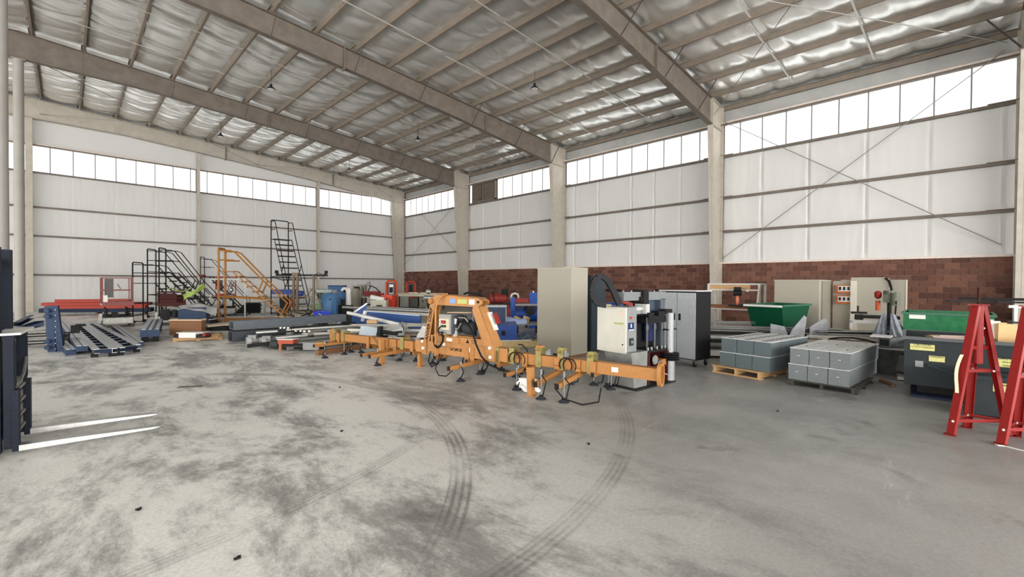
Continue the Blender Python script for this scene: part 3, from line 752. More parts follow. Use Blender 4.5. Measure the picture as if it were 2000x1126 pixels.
# ---------------------------------------------------------------- tall beige box
t=Thing('tall_panel_box','tall beige-grey upright panel box behind the orange lifter','box',(7.94,6.06,0))
m_=MB().box(0,.62,0,1.02,.06,2.03); bevel(t.part('body',m_,beige),.008)
t.part('skid',MB().box(.03,.59,.03,.12,0,.06),wood2); t.part('skid',MB().box(.03,.59,.9,.99,0,.06),wood2)
t.part('edge_trim',MB().box(-.006,.63,-.006,1.03,2.02,2.034),mat('paler beige',(176,170,156),.6))
t=Thing('dark_cabinet','dark slate-grey tall cabinet partly hidden behind the tall beige box','cabinet',(9.0,6.26,0))
m_=MB().box(0,.6,0,.8,.04,1.87); t.part('body',m_,mat('slate grey paint',(52,60,66),.5,0,.15,4))
t.part('door',MB().box(-.012,0,.01,.395,.08,1.84),mat('slate grey paint',(52,60,66),.5)); t.part('door',MB().box(-.012,0,.405,.79,.08,1.84),mat('slate grey paint',(52,60,66),.5))
t.part('foot',MB().box(.02,.58,.02,.78,0,.04),blk_)

# ---------------------------------------------------------------- drilling machine with control cabinet
t=Thing('drilling_machine','grey multi-spindle machine with cream control cabinet standing on a dark base plate','machine',(6.26,3.5,0),math.radians(-6))
t.part('base_plate',MB().box(0,1.12,0,.62,0,.02),mat('oily dark plate',(48,48,47),.5,.3,.4,8))
pg=mat('grey cast pedestal',(132,133,130),.6,.1,.25,6)
t.part('pedestal',MB().add([(.08,.10,.02),(.42,.10,.02),(.42,.56,.02),(.08,.56,.02),(.02,.12,.58),(.46,.12,.58),(.46,.66,.58),(.02,.66,.58)],[(0,3,2,1),(4,5,6,7),(0,1,5,4),(1,2,6,5),(2,3,7,6),(3,0,4,7)]),pg)
cab_=t.part('control_cabinet',MB().box(.03,.30,.22,.79,.57,1.30),mat('grey cabinet side',(128,130,130),.5,0,.12,8)); bevel(cab_,.006)
t.part('door',MB().box(.0,.03,.215,.795,.56,1.295),mat('cream enamel door',(200,197,184),.45,0,.1,3),cab_)
t.part('door_lock',MB().cyl((-.008,.27,.70),(0,.27,.70),.012,8),blk_,cab_)
t.part('door_sticker',MB().box(-.003,0,.26,.44,1.02,1.05),mat('pale green sticker',(160,168,110),.6),cab_)
t.part('door_sticker',MB().box(-.003,0,.25,.33,1.14,1.24),mat('faded sticker',(206,190,170),.6),cab_)
t.part('emergency_stop',MB().cyl((.13,.22,1.13),(.13,.19,1.13),.018,12),mat('orange-red knob',(190,70,34),.4),cab_)
t.part('name_plate',MB().box(.07,.22,.215,.22,.92,1.05),mat('deep blue plate',(24,44,92),.4),cab_)
t.part('name_plate',MB().box(.075,.215,.213,.215,.925,.94),lab_w,cab_,label='white bar on the plate')
t.part('emblem',MB().box(.13,.155,.212,.215,.97,1.03),lab_w,cab_,label='small white mark on the blue plate')
t.part('socket',MB().box(.10,.20,.205,.22,.68,.80),mat('dark green-black socket',(44,52,46),.5),cab_)
t.part('socket_cap',MB().cyl((.15,.205,.74),(.15,.196,.74),.025,10),greym,cab_)
t.part('cable_duct',MB().box(.30,.46,.25,.5,1.18,1.31),greym)
# cross rail and uprights
t.part('cross_rail',MB().box(.06,1.26,.30,.42,1.40,1.53),mat('pale grey enamel',(118,122,123),.4,0,.1,8))
t.part('rail_cover',MB().box(.05,1.27,.295,.43,1.53,1.54),greym)
for x in (.12,.34,.7,1.0,1.2): t.part('rail_bolt',MB().cyl((x,.36,1.54),(x,.36,1.565),.014,8),greym)
t.part('carriage',MB().box(.52,.66,.24,.46,1.34,1.58).box(.47,.52,.26,.4,1.40,1.46),blk_)
t.part('tool_head',MB().box(.50,.60,.18,.40,1.18,1.34).box(.10,.5,.24,.32,1.24,1.29),mat('pale casting',(176,176,172),.5))
t.part('red_belt',MB().cbox((.22,.36,1.36),(.30,.03,.06),ry=.25),mat('dark red strap',(120,40,34),.5))
t.part('back_column',MB().box(.46,.62,.48,.60,.02,1.45),blk_)
t.part('back_column',MB().box(1.10,1.24,.30,.44,.02,1.42),mat('steel blue grey column',(88,94,104),.4,.3))
t.part('guard_plate',MB().box(.66,1.12,.40,.43,1.12,1.42),mat('smoky guard',(70,80,96),.3,.2))
t.part('motor',MB().cyl((.85,.36,.70),(.85,.36,1.05),.10,16),mat('navy motor',(26,36,74),.4)); t.part('motor',MB().cyl((.62,.36,.12),(.62,.36,.30),.12,16),blk_)
t.part('gearbox',MB().box(.52,1.06,.16,.40,1.02,1.14).cbox((.6,.2,1.15),(.16,.12,.1)).cbox((.92,.22,1.17),(.2,.14,.08)),mat('oily black casting',(34,33,34),.35,.4,.3,20))
dkst=mat('oily steel',(84,84,84),.4,.5,.3,14)
for i,x in enumerate((.52,.62,.74,.84,.96)):
    t.part('spindle',MB().cyl((x,.18+.05*(i%2),.58),(x,.18+.05*(i%2),1.12),.010,8).cyl((x,.18+.05*(i%2),.90),(x,.18+.05*(i%2),.98),.022,10),dkst)
t.part('back_panel',MB().box(.46,1.08,.44,.47,.30,1.08),blk_); t.part('drill_table',MB().box(.46,1.08,.12,.44,.54,.58),blk_)
for x in (.5,.6,.76,.9,1.0): t.part('chuck',MB().cyl((x,.14,.58),(x,.14,.63),.018,8),greym)
t.part('hand_wheel',MB().lathe((.62,.08,.42),[(.02,-.01),(.075,-.008),(.08,.0),(.075,.008),(.02,.01)],16,'Y'),greym)
t.part('hand_wheel',MB().lathe((.80,.10,.34),[(.02,-.01),(.055,-.008),(.06,.0),(.055,.008),(.02,.01)],14,'Y'),bare)
t.part('lower_frame',MB().box(.46,.50,.1,.5,.02,.54).box(1.02,1.06,.1,.5,.02,.54).box(.46,1.06,.1,.5,.28,.31),mat('maroon frame',(70,30,28),.5))
t.part('scraper_bar',MB().beam((.7,.06,.22),(.95,.06,.14),.02,.015),mat('pinkish bar',(196,140,120),.5))
t.part('copper_box',MB().box(.84,.98,.10,.24,.31,.40),mat('copper brown box',(170,104,50),.5))
t.part('press_bracket',MB().box(1.0,1.3,.10,.2,.88,.90).cbox((1.12,.2,1.2),(.2,.12,.08)),blk_)
# upright white tube with rubber rings
c_=t.part('round_tube',MB().cyl((1.12,.12,.50),(1.12,.12,1.18),.062,18),mat('scuffed white tube',(158,160,160),.45,.2,.35,14,rgb2=(118,120,120)))
t.part('round_tube',MB().cyl((1.12,.12,.02),(1.12,.12,.36),.085,18),mat('scuffed white tube',(188,190,190),.4))
for i in range(4): t.part('rubber_ring',MB().lathe((1.12,.12,.36+i*.035),[(.12,.004),(.155,.008),(.16,.018),(.155,.026),(.12,.03)],20),blackrub)
# cable chain: open links along a hanging loop
pts=[(-.02,.36,1.34),(-.06,.38,1.40),(-.18,.46,1.60),(-.28,.52,1.73),(-.40,.60,1.80),(-.52,.66,1.78),(-.60,.70,1.68),(-.63,.72,1.54),(-.58,.70,1.42),(-.46,.64,1.345),(-.30,.56,1.325)]
path=[]
for i in range(len(pts)-1):
    a=Vector(pts[i]); b=Vector(pts[i+1])
    for k in range(3): path.append(a.lerp(b,k/3))
path.append(Vector(pts[-1]))
path=[Vector((.02+(p.x+.02)*.66,.36+(p.y-.36)*.66,p.z)) for p in path]
nn=Vector((-.55,-.83,0)).normalized()
for i in range(len(path)-1):
    a,b=path[i],path[i+1]; m_=MB()
    for s_ in (-1,1): m_.beam(a+nn*.045*s_,b+nn*.045*s_,.010,.085,up=nn.cross(b-a))
    mid=(a+b)/2; up=nn.cross(b-a).normalized()
    for s_ in (-1,1): m_.beam(mid+up*.038*s_-nn*.045,mid+up*.038*s_+nn*.045,.02,.006,up=up)
    t.part('chain_link',m_,mat('black plastic chain',(30,31,33),.45))
t2=Thing('screwdriver','long screwdriver with a red and cream handle lying on the cream control cabinet','screwdriver',(6.36,4.12,1.318),math.radians(-55))
t2.part('handle',MB().lathe((0,0,0),[(.008,-.12),(.024,-.115),(.026,-.07),(.020,-.04)],10,'X'),redp,label='red handle cap'); t2.part('grip',MB().lathe((0,0,0),[(.019,-.04),(.024,-.02),(.022,.05),(.012,.08)],10,'X'),mat('cream grip',(196,186,150),.5)); t2.part('shaft',MB().cyl((.08,0,0),(.24,0,0),.006,8),bare)

# ---------------------------------------------------------------- wheeled silver cabinet
t=Thing('tool_cabinet','silver embossed two-door cabinet with black sides standing on casters','cabinet',(8.90,3.68,0),math.radians(-9))
dm=mat('embossed silver door',(176,180,184),.38,.55,.1,30,bump=.9,bscale=55)
bl=mat('satin black enamel',(20,20,22),.4)
t.part('body',MB().box(.02,.54,0,.86,.14,1.53),bl)
for y0,y1 in ((.015,.425),(.435,.845)):
    d_=t.part('door',MB().box(0,.02,y0,y1,.16,1.50),dm)
    hy=y1-.06 if y0<.1 else y0+.06
    t.part('handle',MB().box(-.012,.0,hy-.022,hy+.022,.93,1.07),bl,d_)
t.part('lock',MB().cyl((-.006,.36,.86),(0,.36,.86),.01,8),bare)
t.part('top_edge',MB().box(-.01,.55,-.01,.87,1.53,1.55),mat('pale edge',(200,200,198),.4))
for x,y in ((.07,.06),(.47,.06),(.07,.80),(.47,.80)):
    c_=t.part('caster',MB().lathe((x,y,.055),[(.02,-.015),(.052,-.015),(.055,-.01),(.055,.01),(.052,.015),(.02,.015)],16,'Y'),blackrub)
    t.part('caster_fork',MB().box(x-.025,x+.025,y-.024,y-.018,.05,.13).box(x-.025,x+.025,y+.018,y+.024,.05,.13).box(x-.04,x+.04,y-.035,y+.035,.125,.14),bare,c_)

# ---------------------------------------------------------------- pallets with blocks
def pallet(name,label,loc,rz,lx,ly,h,m,group=None):
    t=Thing(name,label,'pallet',loc,rz,group)
    for i in range(3):
        y=(.03,ly/2-.02,ly-.07)[i]
        t.part('stringer',MB().box(0,lx,y,y+.04,.018,h-.018),m)
    n=6
    for i in range(n):
        w_=.09; x=(lx-w_)*i/(n-1); t.part('deck_board',MB().box(x,x+w_,0,ly,h-.018,h),m)
    for i in range(3):
        x=(lx-.09)*i/2; t.part('bottom_board',MB().box(x,x+.09,0,ly,0,.018),m)
    return t
pallet('pallet','pale wooden pallet under the left stack of grey blocks',(8.61,2.40,0),math.radians(-9),1.2,.92,.135,wood)
pallet('pallet','dark weathered pallet under the right stack of grey blocks',(8.49,1.05,0),math.radians(-3),1.25,.92,.10,mat('dark weathered wood',(70,66,60),.85,0,.3,12))
bA=mat('blue-grey speckled block',(98,108,110),.8,0,.45,60,rgb2=(74,84,88),bump=.5,bscale=90)
bB=mat('grey galvanised-look block',(122,127,128),.75,0,.5,50,rgb2=(94,100,102),bump=.5,bscale=90)
topm=mat('pale block top',(206,206,204),.6,0,.3,25,rgb2=(176,178,178))  # block tops simply paler than their sides
def blockmesh(lx,ly,h,m,holes,seed):
    r=random.Random(seed); g=.005
    b=MB(); b.box(g,lx-g,g,ly-g,0,h-.012)
    b.cur=1
    # lid with slots: four rails round two openings
    b.box(g-.004,lx-g+.004,g-.004,ly*.22,h-.012,h); b.box(g-.004,lx-g+.004,ly*.78,ly-g+.004,h-.012,h)
    if holes:
        b.box(g,lx-g,ly*.22,ly*.78,h-.012,h-.001)
        b.cur=2
        for x0,x1 in ((.14,.36),(.64,.86)): b.box(lx*x0,lx*x1,ly*.34,ly*.66,h-.001,h+.0006)
    else:
        b.box(g,lx-g,ly*.22,ly*.78,h-.012,h-.003)
        b.cur=2
        for _ in range(2): 
            x=lx*(.25+.5*r.random()); b.cyl((x,ly*.5,h-.003),(x,ly*.5,h+.002),.012,8)
        b.cur=3
        b.box(lx*.2,lx*.55,ly*.3,ly*.62,h-.003,h-.002)
        b.cur=2
        b.box(g-.001,g,ly*.42,ly*.46,h*.5,h*.53); b.cur=3; b.box(g-.002,g,ly*.46,ly*.6,h*.5,h*.53)
    return b.mesh('stacked_block',[m,topm,blk_,white_],True)
rown=['front','second','third','back']; coln=['right','middle','left']; 
def stack(loc,rz,z0,lx,ly,h,m,holes,where,group,nl):
    me=[blockmesh(lx,ly,h,m,holes,s_) for s_ in range(2)]
    R=Matrix.Rotation(rz,3,'Z')
    for L_ in range(2):
        for i in range(nl):
            for j in range(3):
                off=(.0 if L_ else -.03)
                p=R@Vector((i*lx+off,j*ly+(0 if L_ else .012),0))
                o=link('block',me[(i+j)%2],None,(loc[0]+p.x,loc[1]+p.y,z0+L_*(h+.002))); o.rotation_euler=(0,0,rz)
                setp(o,'%s %s block in the %s row of the %s layer, %s'%(coln[j],'blue-grey' if holes else 'grey',rown[i],'upper' if L_ else 'lower',where),'block',group)
stack((8.72,2.28),math.radians(-9),.136,.385,.303,.264,bA,True,'pale pallet','blocks on the pale pallet',4)
stack((8.53,1.13),math.radians(-5),.101,.60,.282,.262,bB,False,'dark pallet','blocks on the dark pallet',3)

# ---------------------------------------------------------------- steel hoppers / dumpsters on the right
def hopper(t,lx,ly,z0,z1,m,taper=.0,rimw=.03,rimm=None,depth_open=.5,yt=0):
    """open-top tapered bin: outer and inner walls"""
    o0=[(taper,yt),(lx-taper,yt),(lx-taper,ly-yt),(taper,ly-yt)]; o1=[(0,0),(lx,0),(lx,ly),(0,ly)]
    w_=.012; b=MB()
    def q(c,dx): 
        cx=lx/2; cy=ly/2; return [(x+(dx if x<cx else -dx),y+(dx if y<cy else -dx)) for x,y in c]
    i0=q(o0,w_); i1=q(o1,w_)
    vs=[(x,y,z0) for x,y in o0]+[(x,y,z1) for x,y in o1]+[(x,y,z1) for x,y in i1]+[(x,y,z0+.02) for x,y in i0]
    fs=[(3,2,1,0)]
    for k in range(3):
        for i in range(4): fs.append((4*k+i,4*k+(i+1)%4,4*k+4+(i+1)%4,4*k+4+i))
    fs.append((12,13,14,15)); b.add(vs,fs)
    t.part('bin',b,m,smooth=False)
    r=MB(); e=.02
    r.box(-rimw,lx+rimw,-rimw,.012,z1-.035,z1+e-.01).box(-rimw,lx+rimw,ly-.012,ly+rimw,z1-.035,z1+e-.01).box(-rimw,.012,.012,ly-.012,z1-.035,z1+e-.01).box(lx-.012,lx+rimw,.012,ly-.012,z1-.035,z1+e-.01)
    t.part('rim',r,rimm or m)
char=mat('scuffed charcoal paint',(54,59,61),.6,.0,.35,7,rgb2=(42,46,48),bump=.2,bscale=30)
rzd=math.radians(0)
t=Thing('self_dumping_hopper','large charcoal steel hopper with yellow caution labels behind the red stands','hopper',(9.08,-.95,0),math.radians(3),world=False)
hopper(t,1.35,1.50,.17,.90,char,.10,.03,mat('charcoal rim',(84,87,88),.5),yt=.0)
t.part('base_plate',MB().box(.0,1.2,.28,1.42,0,.035),mat('navy plate',(40,46,66),.5)); t.part('base_leg',MB().box(.3,.4,.35,1.35,.035,.18).box(.9,1.0,.35,1.35,.035,.18),blk_)
t.part('brace',MB().cbox((.03,1.0,.42),(.03,.5,.035),rx=.33),char)
def caution(y,z,w_,h_,txt=None,sz=.045,x=-.0):
    xx=.10*(1-(z-.17)/.73)-.004
    l=t.part('caution_label',MB().cbox((xx,y,z),(.003,w_,h_),ry=.0),lab_y)
    if txt:
        for i,s_ in enumerate(txt): text_mesh(s_,sz if i==0 else sz*.6,inkm,t.o,(xx-.003,y,z+h_*.28-i*h_*.33),(PI/2,0,-PI/2),squash=1.0)
caution(1.30,.76,.27,.10,['CAUTION','DO NOT OVERLOAD'],.042); caution(1.14,.60,.17,.09,['WARNING'],.03); caution(.78,.74,.2,.07); caution(.80,.66,.16,.10,['CAUTION'],.03)
caution(.42,.64,.34,.15,['CAUTION','DO NOT','OPERATE'],.055)
t.part('blank_label',MB().cbox((.05,1.33,.50),(.003,.09,.09)),mat('grey worn label',(140,142,142),.6))
t=Thing('small_hopper','low charcoal steel bin with a pale label in front of the large hopper','hopper',(8.25,-1.35,0),math.radians(5))
hopper(t,.75,1.22,.05,.53,char,.0,.02)
t.part('skid',MB().box(.05,.7,.05,.12,0,.05),blk_); t.part('skid',MB().box(.05,.7,1.0,1.1,0,.05),blk_)
t.part('caution_label',MB().cbox((-.004,.92,.42),(.003,.19,.11)),lab_y); text_mesh('WARNING',.03,inkm,t.o,(-.008,.92,.45),(PI/2,0,-PI/2))
# scrap in the large hopper
scr=[('cardboard_sheet','torn tan cardboard lying in the charcoal hopper','cardboard',(9.7,.05,.86),(.5,.42,.02),mat('tan cardboard',(204,168,120),.8),.4),
('plank','pinkish grey plank lying across the charcoal hopper','plank',(9.55,-.05,.885),(.14,.62,.03),mat('pinkish wood',(180,158,150),.8),.15),
('paper_bag','crumpled brown paper bag sticking out of the charcoal hopper','bag',(9.9,-.50,.98),(.2,.2,.26),mat('tan cardboard',(204,168,120),.8),.5),
('styrofoam_slab','white foam slab standing in the charcoal hopper','foam',(9.85,-.36,1.02),(.04,.26,.26),white_,.2)]
for n,l,c_,p,d,m2,r_ in scr:
    b=MB(); R=random.Random(n)
    b.cbox((0,0,0),d); b.v=[(x+R.uniform(-.02,.02),y+R.uniform(-.02,.02),z+R.uniform(-.012,.012)) for x,y,z in b.v]
    b.cbox((d[0]*.2,d[1]*.1,d[2]*.5+.012),(d[0]*.5,d[1]*.6,.012),rz=.3)
    o=solo(n,l,c_,b,m2,p,r_)
for i in range(3):
    solo('aluminium_bar','%s bright aluminium bar leaning out of the charcoal hopper'%('first','second','third')[i],'bar',MB().rtube((0,0,0),(.16,-.22,.17),.03,.02,.003),aluc,(9.5,-.62-.12*i,.84),0,'bars leaning in the charcoal hopper')
# green hoppers
grn=mat('dark green paint',(8,70,46),.4,0,.3,9,rgb2=(5,46,32)); grn2=mat('chalky green paint',(14,92,52),.5,0,.3,8,rgb2=(60,140,92))
t=Thing('green_hopper','green steel hopper with pale rim standing left of the beige crate','hopper',(12.1,2.95,0),math.radians(-10))
hopper(t,1.55,.85,.55,1.18,grn,.22,.035,mat('worn green rim',(50,96,76),.45),yt=.05)
t.part('stand',MB().box(.3,1.2,.15,.2,0,.55).box(.3,1.2,.65,.7,0,.55).box(.3,.38,.2,.65,.1,.16).box(1.12,1.2,.2,.65,.1,.16),grn)
t.part('front_lip',MB().box(-.05,-.02,-.02,.9,1.13,1.18),white_)
t=Thing('green_hopper','chalky green steel hopper with white label behind the charcoal hopper','hopper',(11.9,-.5,0),math.radians(0))
hopper(t,1.2,1.25,.45,1.14,grn2,.04,.03,mat('worn green rim',(50,96,76),.45))
t.part('stand',MB().box(.15,1.0,.15,.22,0,.45).box(.15,1.0,1.0,1.07,0,.45),grn2)
t.part('white_label',MB().box(-.0,.003,.92,1.16,1.02,1.10),lab_w)

# ---------------------------------------------------------------- red adjustable stands
def redstand(loc,rz,label):
    t=Thing('support_stand',label,'stand',loc,rz,'red tripod stands at the right')
    apex=Vector((.32,-.19,1.45))
    feet=[(0,0,0),(.52,-.10,0),(.50,-.44,0)]
    for i,f in enumerate(feet):
        f=Vector(f); a=apex+(f-apex)*.02
        d=Vector((f.x-apex.x,f.y-apex.y,0)).normalized(); sd=Vector((-d.y,d.x,0))
        tp=Vector((apex.x,apex.y,1.45))+d*.055; bt=Vector(f)+Vector((0,0,.015))
        m_=MB()
        m_.beam(tp,bt,.075,.006,up=d); m_.beam(tp+sd*.035-d*.018,bt+sd*.035-d*.018,.006,.036,up=d); m_.beam(tp-sd*.035-d*.018,bt-sd*.035-d*.018,.006,.036,up=d)
        t.part('leg',m_,redp)
        t.part('foot_plate',MB().box(f.x-.05,f.x+.05,f.y-.05,f.y+.05,0,.012),mat('rusty foot',(120,40,34),.6))
    def at(i,z): f=Vector(feet[i]); k=1-z/1.45; return Vector((apex.x+(f.x-apex.x)*k,apex.y+(f.y-apex.y)*k,z))
    for z in (.16,.72,.98):
        for i,j in ((0,1),(1,2),(2,0)):
            a,b=at(i,z),at(j,z); t.part('cross_bar',MB().beam(a,b,.006,.035),redp)
    t.part('sleeve',MB().pipe((apex.x,apex.y,.80),(apex.x,apex.y,1.47),.045,.006,14),redp)
    t.part('head_plate',MB().cbox((apex.x,apex.y,1.462),(.17,.17,.012)),redp)
    t.part('screw',MB().cyl((apex.x,apex.y,1.0),(apex.x,apex.y,1.66),.014,8),mat('rusty screw',(60,36,28),.6,.3))
    t.part('handle_bar',MB().beam((apex.x+.10,apex.y-.24,1.50),(apex.x-.10,apex.y+.24,1.50),.02,.02),blk_)
    for i in range(3):
        for z in (.16,.72,1.2): p=at(i,z); t.part('bolt',MB().cyl(p+Vector((-.03,0,0)),p+Vector((-.0,0,0)),.012,8),white_)
    return t
s1=redstand((7.00,.03,0),math.radians(-4),'red tripod support stand with paper tape hanging, left one of the pair')
s2=redstand((6.97,-.35,0),math.radians(-4),'red tripod support stand cut by the right edge, partly in front')
solo('masking_tape','strip of cream tape hanging down the left red stand','tape',
     MB().grid(lambda u,v:(.012*math.sin(5*u)-.10*u,.03*v+.05*u+.02*math.sin(4*u),-.42*u),8,1),mat('cream tape',(214,200,170),.6),(7.14,-.07,.90),0)
solo('white_string','thin white cord lying on the floor under the right red stand','cord',
     MB().tube([(0,0,.006),(-.04,-.03,.006),(-.02,-.08,.006),(-.06,-.16,.006),(-.12,-.35,.006),(-.14,-.6,.006)],.006,6),white_,(6.94,-.30,0))
solo('support_bar','dark steel bar lying across the heads of the red stands','bar',MB().rtube((0,0,0),(.10,-1.5,0),.03,.03,.004),blk_,(7.45,-.02,1.528),math.radians(0))
# ================================================================ left part of the hall
orange = mat('bright orange beam paint', (158,42,18), .5, 0, .3, 6, rgb2=(126,32,18))
navyb = mat('navy beam paint', (34,44,66), .5, 0, .3, 8)
blueup = mat('blue rack paint', (24,46,76), .45, .05, .25, 10)
silv = mat('silver rack top face', (176,180,184), .38, .6, .2, 8)
blackp = mat('black tube paint', (26,26,27), .5)
redd = mat('dull red paint', (134,42,38), .55, 0, .3, 12)
carton = mat('brown cardboard box', (120,84,58), .8, 0, .15, 8)
gbeam = mat('slate grey box beam', (92,98,104), .5, .25, .2, 6)
cream = mat('cream machine paint', (196,190,172), .55, 0, .2, 8)
tank = mat('blue plastic tank', (74,118,160), .4, 0, .15, 5)
dk = mat('dark machine parts', (44,44,44), .55, .2, .3, 18)
R_=random.Random(11)
def at(b, d):
    """floor point from an image pixel column b and the sum of its two room coordinates"""
    k=(b-1000)/868.4653  # image pixel column, offset from the image centre over the focal length in pixels
    return (d*(1+k)/2, d*(1-k)/2)

# orange and navy beams stacked against the back wall
def beam_thing(name,label,cat,p,q,w,h,m,group,kind='box',world=True):
    b=MB(); p=Vector(p); q=Vector(q)
    if kind=='box': b.rtube(p,q,w,h,min(w,h)*.12)
    elif kind=='solid': b.beam(p,q,w,h)
    elif kind=='chan': b.chan(p,q,h,w,.008)
    elif kind=='pipe': b.pipe(p,q,w/2,w*.1,14)
    elif kind=='i': b.ibeam(p,q,h,w,.01,.008)
    return solo(name,label,cat,b,m,tuple(p),0,group,world=True)
ordn=['first','second','third','fourth','fifth','sixth','seventh','eighth','ninth','tenth','eleventh','twelfth']
bx0,by0=-0.931,31.131; bx1,by1=3.011,28.789
def lerp2(u,k): return (bx0+(bx1-bx0)*u+.25*k*.2, by0+(by1-by0)*u+.22*k)
for k in range(4):
    a=lerp2(.0,k); b=lerp2(1,k)
    beam_thing('rack_beam','navy beam in the bottom layer under the orange beams, %s from the front'%ordn[k],'beam',(a[0],a[1],.22),(b[0],b[1],.22),.14,.20,navyb,'navy beams under the orange pile')
for k,u in enumerate((.06,.5,.93)):
    a=lerp2(u,-.3); b=lerp2(u,3.4)
    beam_thing('timber','%s dark timber spacer under the orange beam pile'%('left','middle','right')[k],'timber',(a[0],a[1],.055),(b[0],b[1],.055),.1,.09,wood2,'spacers under the orange pile','solid')
for L_,n_ in ((0,4),(1,4),(2,3)):
    for k in range(n_):
        u0=(.03,.0,.10)[L_]+R_.uniform(0,.04); u1=(.97,1.0,.80)[L_]+R_.uniform(-.05,.0)
        kk=k+.15*L_; z=.37+.15*L_
        a=lerp2(u0,kk); b=lerp2(u1,kk)
        beam_thing('rack_beam','orange beam, %s from the front in the %s layer of the pile by the back wall'%(ordn[k],('lower','middle','top')[L_]),'beam',(a[0],a[1],z),(b[0],b[1],z+(.01 if L_<2 else .02)),.15,.14,orange,'orange beams by the back wall')

# blue bolted post standing at the left
t=Thing('rack_upright','short blue punched upright standing behind the forklift forks','upright',(-.26,14.95,0),math.radians(-20))
t.part('post',MB().chan((0,0,0),(-.05,0,1.08),.14,.10,.01,up=(1,0,0)),blueup)
t.part('post',MB().chan((.16,-.02,0),(.06,-.02,1.08),.11,.08,.01,up=(1,0,0)),blueup)
for i in range(8): t.part('bolt',MB().cyl((.10,-.09,.08+.13*i),(.10,-.06,.08+.13*i),.012,6),bare)
for z in (.12,.26,.84,.97): t.part('connector',MB().lathe((-.05,-.09,z),[(.05,-.01),(.055,.0),(.05,.01)],10,'Y'),blueup)
for i,(a,b,z0,z1) in enumerate((((22,34.5),(58,33.2),.42,.52),((45,34.0),(98,31.5),.40,.66),((20,31),(62,31),.30,.42))): pass
beam_thing('rack_beam','blue beam lying on trestle bars, farthest left behind the forklift','beam',(-0.966,16.866,.56),(-0.781,18.981,.62),.12,.10,blueup,'blue beams behind the forklift','chan')
beam_thing('rack_beam','blue beam slanting up to the blue upright behind the forklift','beam',(-0.755,16.455,.46),(-0.391,15.291,.66),.15,.12,blueup,'blue beams behind the forklift','chan')
t=Thing('trestle_rack','low black trestle carrying the blue beams','trestle',(-1.5,16.0,0),math.radians(-8))
for y in (-.35,.35):
    t.part('rail',MB().rtube((-.6,y,.34),(1.6,y,.34),.03,.03,.004),blackp); t.part('rail',MB().rtube((-.6,y,.16),(1.5,y,.16),.03,.03,.004),blackp)
for x in (-.55,.45,1.5):
    for y in (-.35,.35): t.part('leg',MB().rtube((x,y,0),(x,y,.33),.03,.03,.004),blackp)
    t.part('cross_bar',MB().rtube((x,-.35,.30),(x,.35,.30),.03,.03,.004),blackp)
t.part('clamp_block',MB().cbox((1.62,.3,.42),(.16,.12,.2)).cbox((1.72,.3,.52),(.2,.05,.06)),dk)

# lying rack frames and uprights
def upright(label,p,q,w,h,lift,grp='silver-topped blue uprights lying on the floor'):
    p=Vector((*p,lift+h/2)); q=Vector((*q,lift+h/2)); d=(q-p).normalized(); s_=Vector((d.y,-d.x,0))
    t=Thing('rack_upright',label,'upright',(p.x,p.y,0),0,grp,world=True)
    t.part('profile',MB().beam(p,q,w,h),blueup)
    for k in (-1,1): t.part('top_flange',MB().beam(p+s_*w*.27*k+Vector((0,0,h/2+.004)),q+s_*w*.27*k+Vector((0,0,h/2+.004)),w*.42,.008),silv)
upright('silver-topped upright, upper one of the pair left of the ladder frames',(.235,13.75),(-.13,22.7),.19,.12,.10)
upright('grey-sided upright on the floor, lowest left of the ladder frames',(.06,14.0),(-.40,20.4),.17,.13,.0)
upright('silver-topped upright right of the ladder frames, in front of the scissor lift',(1.28,14.7),(1.18,20.6),.20,.12,.0)
def ladder_frame(label,a0,a1,b0,b1,n=13):
    t=Thing('ladder_rack',label,'rack frame',(*a0,0),0,'ladder-like rack frames lying on the floor',world=True)
    A0,A1,B0,B1=[Vector((*p,.12)) for p in (a0,a1,b0,b1)]
    for p,q in ((A0,A1),(B0,B1)):
        t.part('rail',MB().chan(p,q,.10,.09,.01).beam(p+Vector((0,0,.052)),q+Vector((0,0,.052)),.10,.006),silv)
    for i in range(n):
        u=(i+.25)/n; t.part('rung',MB().beam(A0.lerp(A1,u),B0.lerp(B1,u),.05,.05),navyb)
        t.part('rung_top',MB().beam(A0.lerp(A1,u)+Vector((0,0,.028)),B0.lerp(B1,u)+Vector((0,0,.028)),.05,.005),silv)
    for p in (A0,B0,A1,B1): t.part('foot_block',MB().cbox((p.x,p.y,.035),(.12,.12,.07)),blackp)
    t.part('end_bar',MB().beam(A0,B0,.06,.07),navyb)
ladder_frame('left one of two ladder-like silver and blue rack frames on the floor',(.42,13.35),(.06,21.7),(.70,13.25),(.29,22.3))
ladder_frame('right one of two ladder-like silver and blue rack frames on the floor',(.84,13.3),(.41,22.3),(1.15,13.65),(.64,22.25))

# blue box beams on black blocks
t=Thing('beam_bundle','bundle of short blue beams with silver tops on black blocks','beam bundle',(1.53,15.6,0),math.radians(-8))
t.part('beam',MB().box(-.13,.02,0,4.2,.16,.34),blueup); t.part('beam',MB().box(.03,.27,0,4.2,.16,.34),blueup)
for x0,x1 in ((-.12,-.02),(.03,.10),(.18,.26)): t.part('top_strip',MB().box(x0,x1,.04,4.2,.34,.352),silv)
t.part('support_block',MB().box(-.12,.02,.1,.5,0,.16),blackp); t.part('support_block',MB().box(.12,.25,.1,.5,0,.16),blackp); t.part('support_block',MB().box(-.12,.25,3.2,3.6,0,.16),blackp)
t.part('end_plate',MB().box(-.14,.28,-.015,0,.15,.345),blueup)

